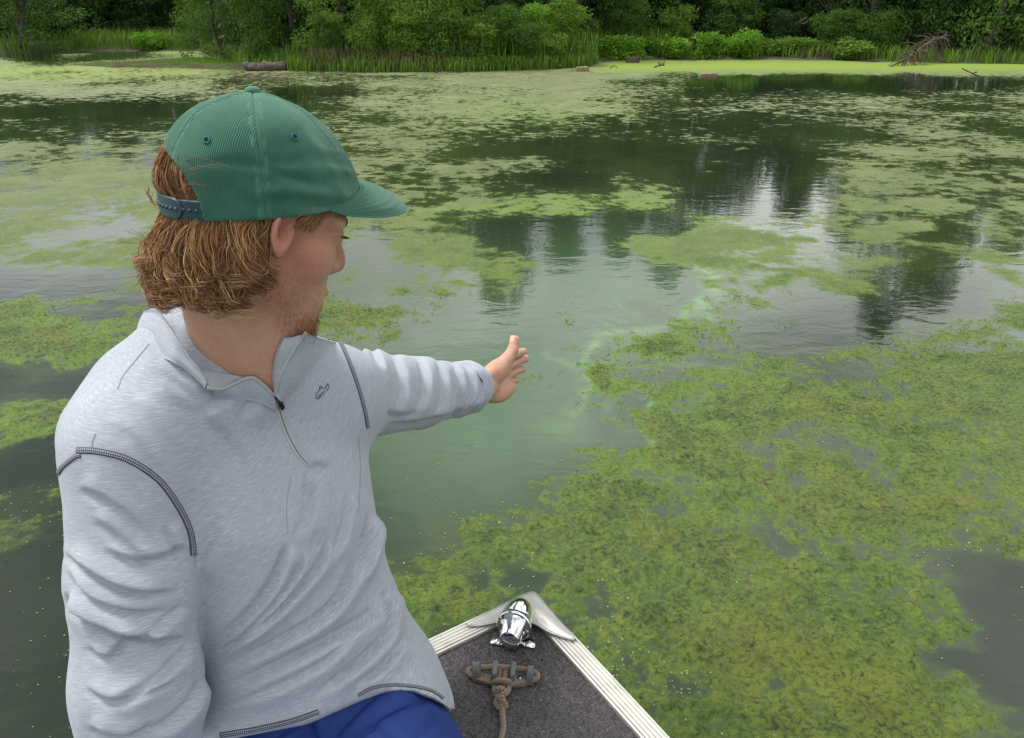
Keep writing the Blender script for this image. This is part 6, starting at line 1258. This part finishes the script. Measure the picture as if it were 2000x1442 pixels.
PIPE = simple('piping_cord', (0.004, 0.035, 0.030), 0.7)
pv_, pf_ = tube([cw_(brim_pt(np.array(p), np.array(0.0)) + np.array([0.0030 * math.cos(p), 0.0030 * math.sin(p), 0.0030])) for p in np.linspace(-BW * 1.02, BW * 1.02, 50)], 0.0018, 6); mesh_obj('piping', pv_, pf_, PIPE, cap)
# snap strap across the opening
m = Mat('strap_plastic'); m.set(Base_Color=(0.004, 0.040, 0.054, 1), Roughness=0.42); m.bump(m.noise(m.coord(), 500, 2), 0.0003, 0.4); PLAS = m.m
def band(p0, p1, z0, z1, off, n=40, tab=False):
    V = []; ps = np.linspace(p0, p1, n)
    for i, p in enumerate(ps):
        sq = 1.0
        if tab:
            e = min(i, n - 1 - i) / 5.0 if tab == 2 else (i / 6.0); sq = math.sqrt(max(0.04, 1 - (1 - min(1, e)) ** 2))
        zc, hh_ = (z0 + z1) / 2, (z1 - z0) / 2 * sq
        for o_, z_ in ((off, zc - hh_), (off + 0.0016, zc - hh_ + 0.0012), (off + 0.0016, zc + hh_ - 0.0012), (off, zc + hh_)): V.append(cw_(((CA - 0.003 + o_) * math.cos(p), (CB - 0.003 + o_) * math.sin(p), z_)))
    F = [(i * 4 + j, (i + 1) * 4 + j, (i + 1) * 4 + (j + 1) % 4, i * 4 + (j + 1) % 4) for i in range(n - 1) for j in range(4)] + [(3, 2, 1, 0), tuple((n - 1) * 4 + j for j in range(4))]
    return V, F
v_, f_ = band(R(-131), R(-229), -0.001, 0.0185, 0.0, 60); strap = mesh_obj('strap', v_, f_, PLAS, cap, smooth=False)
v_, f_ = band(R(-152), R(-200), -0.002, 0.0195, 0.0019, 40, 1); mesh_obj('strap_tab', v_, f_, PLAS, strap, smooth=False)
bag = Bag()
for p in np.linspace(R(-137), R(-196), 13):
    o_ = 0.0014 if p > R(-152) else 0.0034
    c_ = np.array([(CA - 0.003 + o_) * math.cos(p), (CB - 0.003 + o_) * math.sin(p), 0.0085]); bag.add(lathe([(0, 0.0021), (0.0012, 0.0018), (0.0018, 0.0)], cw_(c_), np.array([math.cos(p), math.sin(p), 0]) @ QM, 10))
bag.build('snap_stud', PLAS, strap)

# ---- hair: wavy shoulder-length locks hanging out from under the cap (level frame of the cap)
def hair_mesh(name, guides, per, spread, r0, r1, npt, cols, frizz, sides=3, seed=0, parent=None, mat=None):
    rg = np.random.default_rng(seed); VV, CC = [], []; ns_ = 0
    for gi, gpts in enumerate(guides):
        g_ = catmull(gpts, npt); t = norm(np.gradient(g_, axis=0)); u = norm(np.cross(t, [0.3, 0.1, 1.0])); w = np.cross(t, u); s1 = np.linspace(0, 1, npt)
        basec = cols[rg.integers(len(cols))]
        n_ = per if np.isscalar(per) else per[gi]
        for k in range(n_):
            a = rg.uniform(0, 2 * np.pi); rr = spread * math.sqrt(rg.uniform()); tw = rg.normal(0, 0.8)
            env = (0.45 + 0.75 * np.sin(np.pi * np.clip(s1 * 0.75 + 0.08, 0, 1))) * (1 - 0.74 * s1 ** 2)
            off = rr * env[:, None] * (np.cos(a + tw * s1)[:, None] * u + np.sin(a + tw * s1)[:, None] * w)
            fz_ = frizz * s1[:, None] * (rg.normal(0, 1, 3)[None] * np.sin(2 * np.pi * (rg.uniform(0.6, 1.6) * s1 + rg.uniform()))[:, None])
            p = g_ + off + fz_; cut_ = rg.uniform(0.86, 1.0); p = g_[0] + 0 * p + (np.stack([np.interp(np.linspace(0, cut_, npt), s1, p[:, i]) for i in range(3)], 1) - g_[0])
            rad_ = np.interp(s1, [0, 0.6, 1], [r0, r0, r1]) * rg.uniform(0.7, 1.2)
            tt_ = norm(np.gradient(p, axis=0)); a1 = norm(np.cross(tt_, rg.normal(0, 1, 3))); a2 = np.cross(tt_, a1)
            for q_ in range(sides):
                an = 2 * math.pi * q_ / sides; VV.append(p + rad_[:, None] * (math.cos(an) * a1 + math.sin(an) * a2))
            c_ = (np.array(basec) * 0.6 + 0.4 * np.array(cols[rg.integers(len(cols))])) * rg.uniform(0.6, 1.4) * np.array([1, rg.uniform(0.93, 1.05), rg.uniform(0.85, 1.1)])
            CC.append(np.tile(c_, (npt * sides, 1))); ns_ += 1
    V = np.stack(VV).reshape(ns_, sides, npt, 3).transpose(0, 2, 1, 3).reshape(-1, 3)
    i, j, s2 = np.meshgrid(np.arange(ns_), np.arange(npt - 1), np.arange(sides if sides > 2 else 1), indexing='ij'); b0 = i * npt * sides
    F_ = np.stack([b0 + j * sides + s2, b0 + j * sides + (s2 + 1) % sides, b0 + (j + 1) * sides + (s2 + 1) % sides, b0 + (j + 1) * sides + s2], -1).reshape(-1, 4)
    return mesh_obj(name, V, F_, mat, parent, attrs={'tint': np.vstack(CC)})
m = Mat('hair_strands'); m.set(Base_Color=m.attr('tint', True), Roughness=0.5, Specular_IOR_Level=0.22); HAIRM = m.m
HC = [(0.28, 0.150, 0.066), (0.23, 0.114, 0.046), (0.36, 0.215, 0.105), (0.19, 0.088, 0.034), (0.41, 0.26, 0.135), (0.145, 0.064, 0.024), (0.085, 0.037, 0.014)]
def hang(phi_d, z0, length, bulge, amp, freq, ph, out, inset=0.009, lean=0.0, n=15):
    """One lock: starts under the rim at azimuth phi, hangs, swells out and curls at the end."""
    pts = []
    for s in np.linspace(0, 1, n):
        p = R(phi_d + lean * s); e = np.array([math.cos(p), math.sin(p), 0]); t = np.array([-math.sin(p), math.cos(p), 0])
        sk = np.array([(CA - inset) * math.cos(p), (CB - inset) * math.sin(p), 0])
        q0 = max(0.0, min(1.0, (s - 0.06) / 0.55)); r_ = bulge * q0 * q0 * (3 - 2 * q0) + out * max(0, s - 0.7) ** 1.5 * 6
        A = amp * 0.6 * s ** 1.1; an = 2 * math.pi * freq * s + ph; u2 = max(0.0, (s - 0.58) / 0.42); wv = 2 * math.pi * (0.55 + 0.10 * freq) * u2; crl = amp * 1.15
        c = sk + e * (r_ + A * math.cos(an)) + t * A * 1.1 * math.sin(an); c = c + (e * math.cos(ph) + t * math.sin(ph)) * crl * math.sin(wv) * u2 ** 0.5; c[2] = z0 - length * (s - 0.22 * u2 ** 3) + A * 0.3 * math.sin(an * 1.3) + crl * (1 - math.cos(wv)) * 0.8 * u2 ** 0.5
        pts.append(cw_(c))
    return pts
G1 = []
for i in range(300):
    ph_ = RNG.uniform(-256, -105) if i < 250 else RNG.uniform(-275, -250)
    bk = math.exp(-((ph_ + 185) / 40) ** 2)
    ln = RNG.uniform(0.080, 0.136) + 0.004 * bk
    if ph_ > -118: ln = RNG.uniform(0.078, 0.105)
    G1.append(hang(ph_, RNG.uniform(0.002, 0.010), ln, RNG.uniform(0.007, 0.027), RNG.uniform(0.009, 0.015), RNG.uniform(1.15, 1.9), 4.0 * math.sin(ph_ / 11.0) + 2.5 * math.sin(ph_ / 5.3 + 1) + RNG.uniform(0, 1.3), RNG.uniform(-0.015, 0.010), lean=RNG.uniform(-6, 8) if ph_ < -125 else RNG.uniform(-5, 3)))
hair = hair_mesh('hair', G1, 54, 0.0105, 0.00036, 0.00014, 18, HC, 0.0024, sides=2, seed=1, parent=person, mat=HAIRM)
G2 = [hang(RNG.uniform(-258, -116), 0.0, RNG.uniform(0.075, 0.11), RNG.uniform(-0.012, 0.006), RNG.uniform(0.002, 0.005), RNG.uniform(0.8, 1.5), RNG.uniform(0, 6.28), 0.0, inset=0.010) for i in range(90)]
hair_mesh('under_hair', G2, 18, 0.011, 0.0010, 0.0005, 14, [(0.16, 0.068, 0.024), (0.19, 0.085, 0.03), (0.13, 0.055, 0.02)], 0.0015, seed=2, parent=hair, mat=HAIRM)
# hair seen through the opening of the cap, combed down under the strap
G3 = []
for i in range(90):
    p0 = RNG.uniform(-224, -133); pts = []
    for s in np.linspace(0, 1, 10):
        z = 0.070 - 0.085 * s; p = R(p0 + 6 * math.sin(3 * s + i) * s); rr_ = 1 - 0.30 * max(0, (z - 0.03) / 0.06) ** 1.6; bump_ = 0.002 + 0.006 * math.sin(math.pi * min(1, s * 1.2)) * RNG.uniform(0.4, 1.2)
        inm = max(0.0, 1 - (abs(abs(p) - math.pi) / ARC) ** 2) if z > 0.018 else 0.0; th_ = math.asin(min(1, max(0.0, z + 0.0) / CH) ** 1.12); c_ = crown(np.array(p), np.array(th_), (-0.0052 if z > 0.024 else -0.0085) + bump_ * inm); c_[2] = z; pts.append(cw_(c_))
    G3.append(pts)
hair_mesh('crown_hair', G3, 60, 0.0036, 0.00040, 0.00030, 11, HC, 0.002, sides=2, seed=3, parent=hair, mat=HAIRM)
# strands at the temple, stray hairs
G4 = [[cw_((0.030 + 0.016 * k_ - 0.022 * s, -0.0745 + 0.006 * k_ - 0.002 * math.sin(3 * s), 0.006 - (0.022 + 0.008 * k_) * s)) for s in np.linspace(0, 1, 6)] for k_ in RNG.uniform(-1, 1, 14)]
hair_mesh('temple_hair', G4, 7, 0.003, 0.00032, 0.0002, 10, HC[:4], 0.002, seed=4, parent=hair, mat=HAIRM)
G5 = []
for i in range(90):
    ph_ = RNG.uniform(-230, -120); G5.append(hang(ph_, RNG.uniform(-0.005, 0.01), RNG.uniform(0.05, 0.12), RNG.uniform(0.015, 0.036), RNG.uniform(0.006, 0.014), RNG.uniform(0.8, 1.8), RNG.uniform(0, 6.28), RNG.uniform(0, 0.03)))
for i in range(5):
    a_ = RNG.uniform(-0.4, 0.9); p0 = R(-150 + RNG.uniform(-6, 6)); z0 = RNG.uniform(0.02, 0.05); L_ = RNG.uniform(0.02, 0.055)
    G5.append([cw_(crown(np.array(p0 + s * L_ / 0.09), np.array(math.asin(((z0 + 0.006 * math.sin(2.5 * s + a_)) / CH) ** 1.1)), 0.003 + 0.004 * math.sin(3 * s))) for s in np.linspace(0, 1, 7)])
for i in range(7):                                   # the lock that sticks out behind the strap
    G5.append([P(306 + i, 408, 0.90), P(296 + i, 392 + i, 0.905), P(288 + i * 0.6, 380, 0.905), P(290, 366 - i, 0.905)])
hair_mesh('stray_hair', G5, 2, 0.0012, 0.00026, 0.00016, 22, HC, 0.003, seed=5, parent=hair, mat=HAIRM)
# ginger beard and stubble: short hairs planted on the jaw, chin and lip
hq = q[:NHEAD].copy(); bvn = vert_normals(bv, bf)[:len(V_[0])]; jw = jaw[:len(V_[0])]
chin = np.exp(-np.sum(((hq - np.array([0.07, 0, -0.105])) / np.array([0.032, 0.036, 0.022])) ** 2, axis=1)); den = np.clip(np.clip(jw - 0.30, 0, 1) * 0.55 + 2.2 * chin, 0, 2.4); sel = np.where(RNG.uniform(0, 1, len(hq)) < den * 0.42)[0]; sel = sel[np.argsort(RNG.uniform(0, 1, len(sel)))[:11000]]
VV = []; n4 = 4
down = -hz * 0.8 - hx * 0.1
for i in sel:
    ln = (0.0022 + 0.0115 * chin[i]) * RNG.uniform(0.6, 1.4); d_ = norm(bvn[i] * 0.6 + down * 0.8 + RNG.normal(0, 0.35, 3)); p0 = bv[i]
    for k in range(n4): VV.append(p0 + d_ * ln * k / 3 + down * ln * 0.25 * (k / 3) ** 2)
VV = np.array(VV).reshape(-1, n4, 3); a1 = norm(np.cross(VV[:, 1] - VV[:, 0], [0.2, 0.3, 1])); a2 = norm(np.cross(VV[:, 1] - VV[:, 0], a1)); rad_ = np.array([0.00022, 0.00022, 0.00018, 0.00009])
TR = np.stack([VV + rad_[None, :, None] * (math.cos(a) * a1 + math.sin(a) * a2)[:, None] for a in (0, 2.094, 4.189)], 2).reshape(-1, 3); nn_ = len(VV)
i, j, s2 = np.meshgrid(np.arange(nn_), np.arange(3), np.arange(3), indexing='ij'); b0 = i * 12
FB = np.stack([b0 + j * 3 + s2, b0 + j * 3 + (s2 + 1) % 3, b0 + (j + 1) * 3 + (s2 + 1) % 3, b0 + (j + 1) * 3 + s2], -1).reshape(-1, 4)
bc = np.repeat(np.array([0.27, 0.118, 0.047]) * RNG.uniform(0.6, 1.6, (nn_, 1)), 12, 0)
tag(mesh_obj('beard', TR, FB, HAIRM, person, attrs={'tint': bc}), kind='stuff')
G6 = []
def face_pt(y, z, lift=0.0):                         # on the face, straight in from the front
    o = from_head((0.2, y, z)); r_ = BOTH_BVH.ray_cast(Vector(o), Vector(-hx)); return np.array(r_[0]) + hx * lift
for sg in (-1, 1):
    for i in range(70):
        y_ = sg * RNG.uniform(0.014, 0.050); z_ = 0.018 + RNG.uniform(-0.003, 0.0035); G6.append([face_pt(y_, z_, -0.001), face_pt(y_ + sg * 0.004, z_ + 0.001, 0.0012), face_pt(y_ + sg * 0.008, z_ + 0.0008, 0.0010)])
    for i in range(26):
        y_ = sg * (0.022 + 0.022 * i / 25); p_ = face_pt(y_, 0.0025); G6.append([p_, p_ + hx * 0.004 - hz * 0.0022, p_ + hx * 0.0075 - hz * 0.0008])
bl = hair_mesh('brow_and_lashes', G6, 2, 0.0006, 0.00028, 0.00014, 5, [(0.11, 0.05, 0.02), (0.15, 0.07, 0.028)], 0.0002, seed=6, parent=hair, mat=HAIRM); tag(bl, kind='stuff')
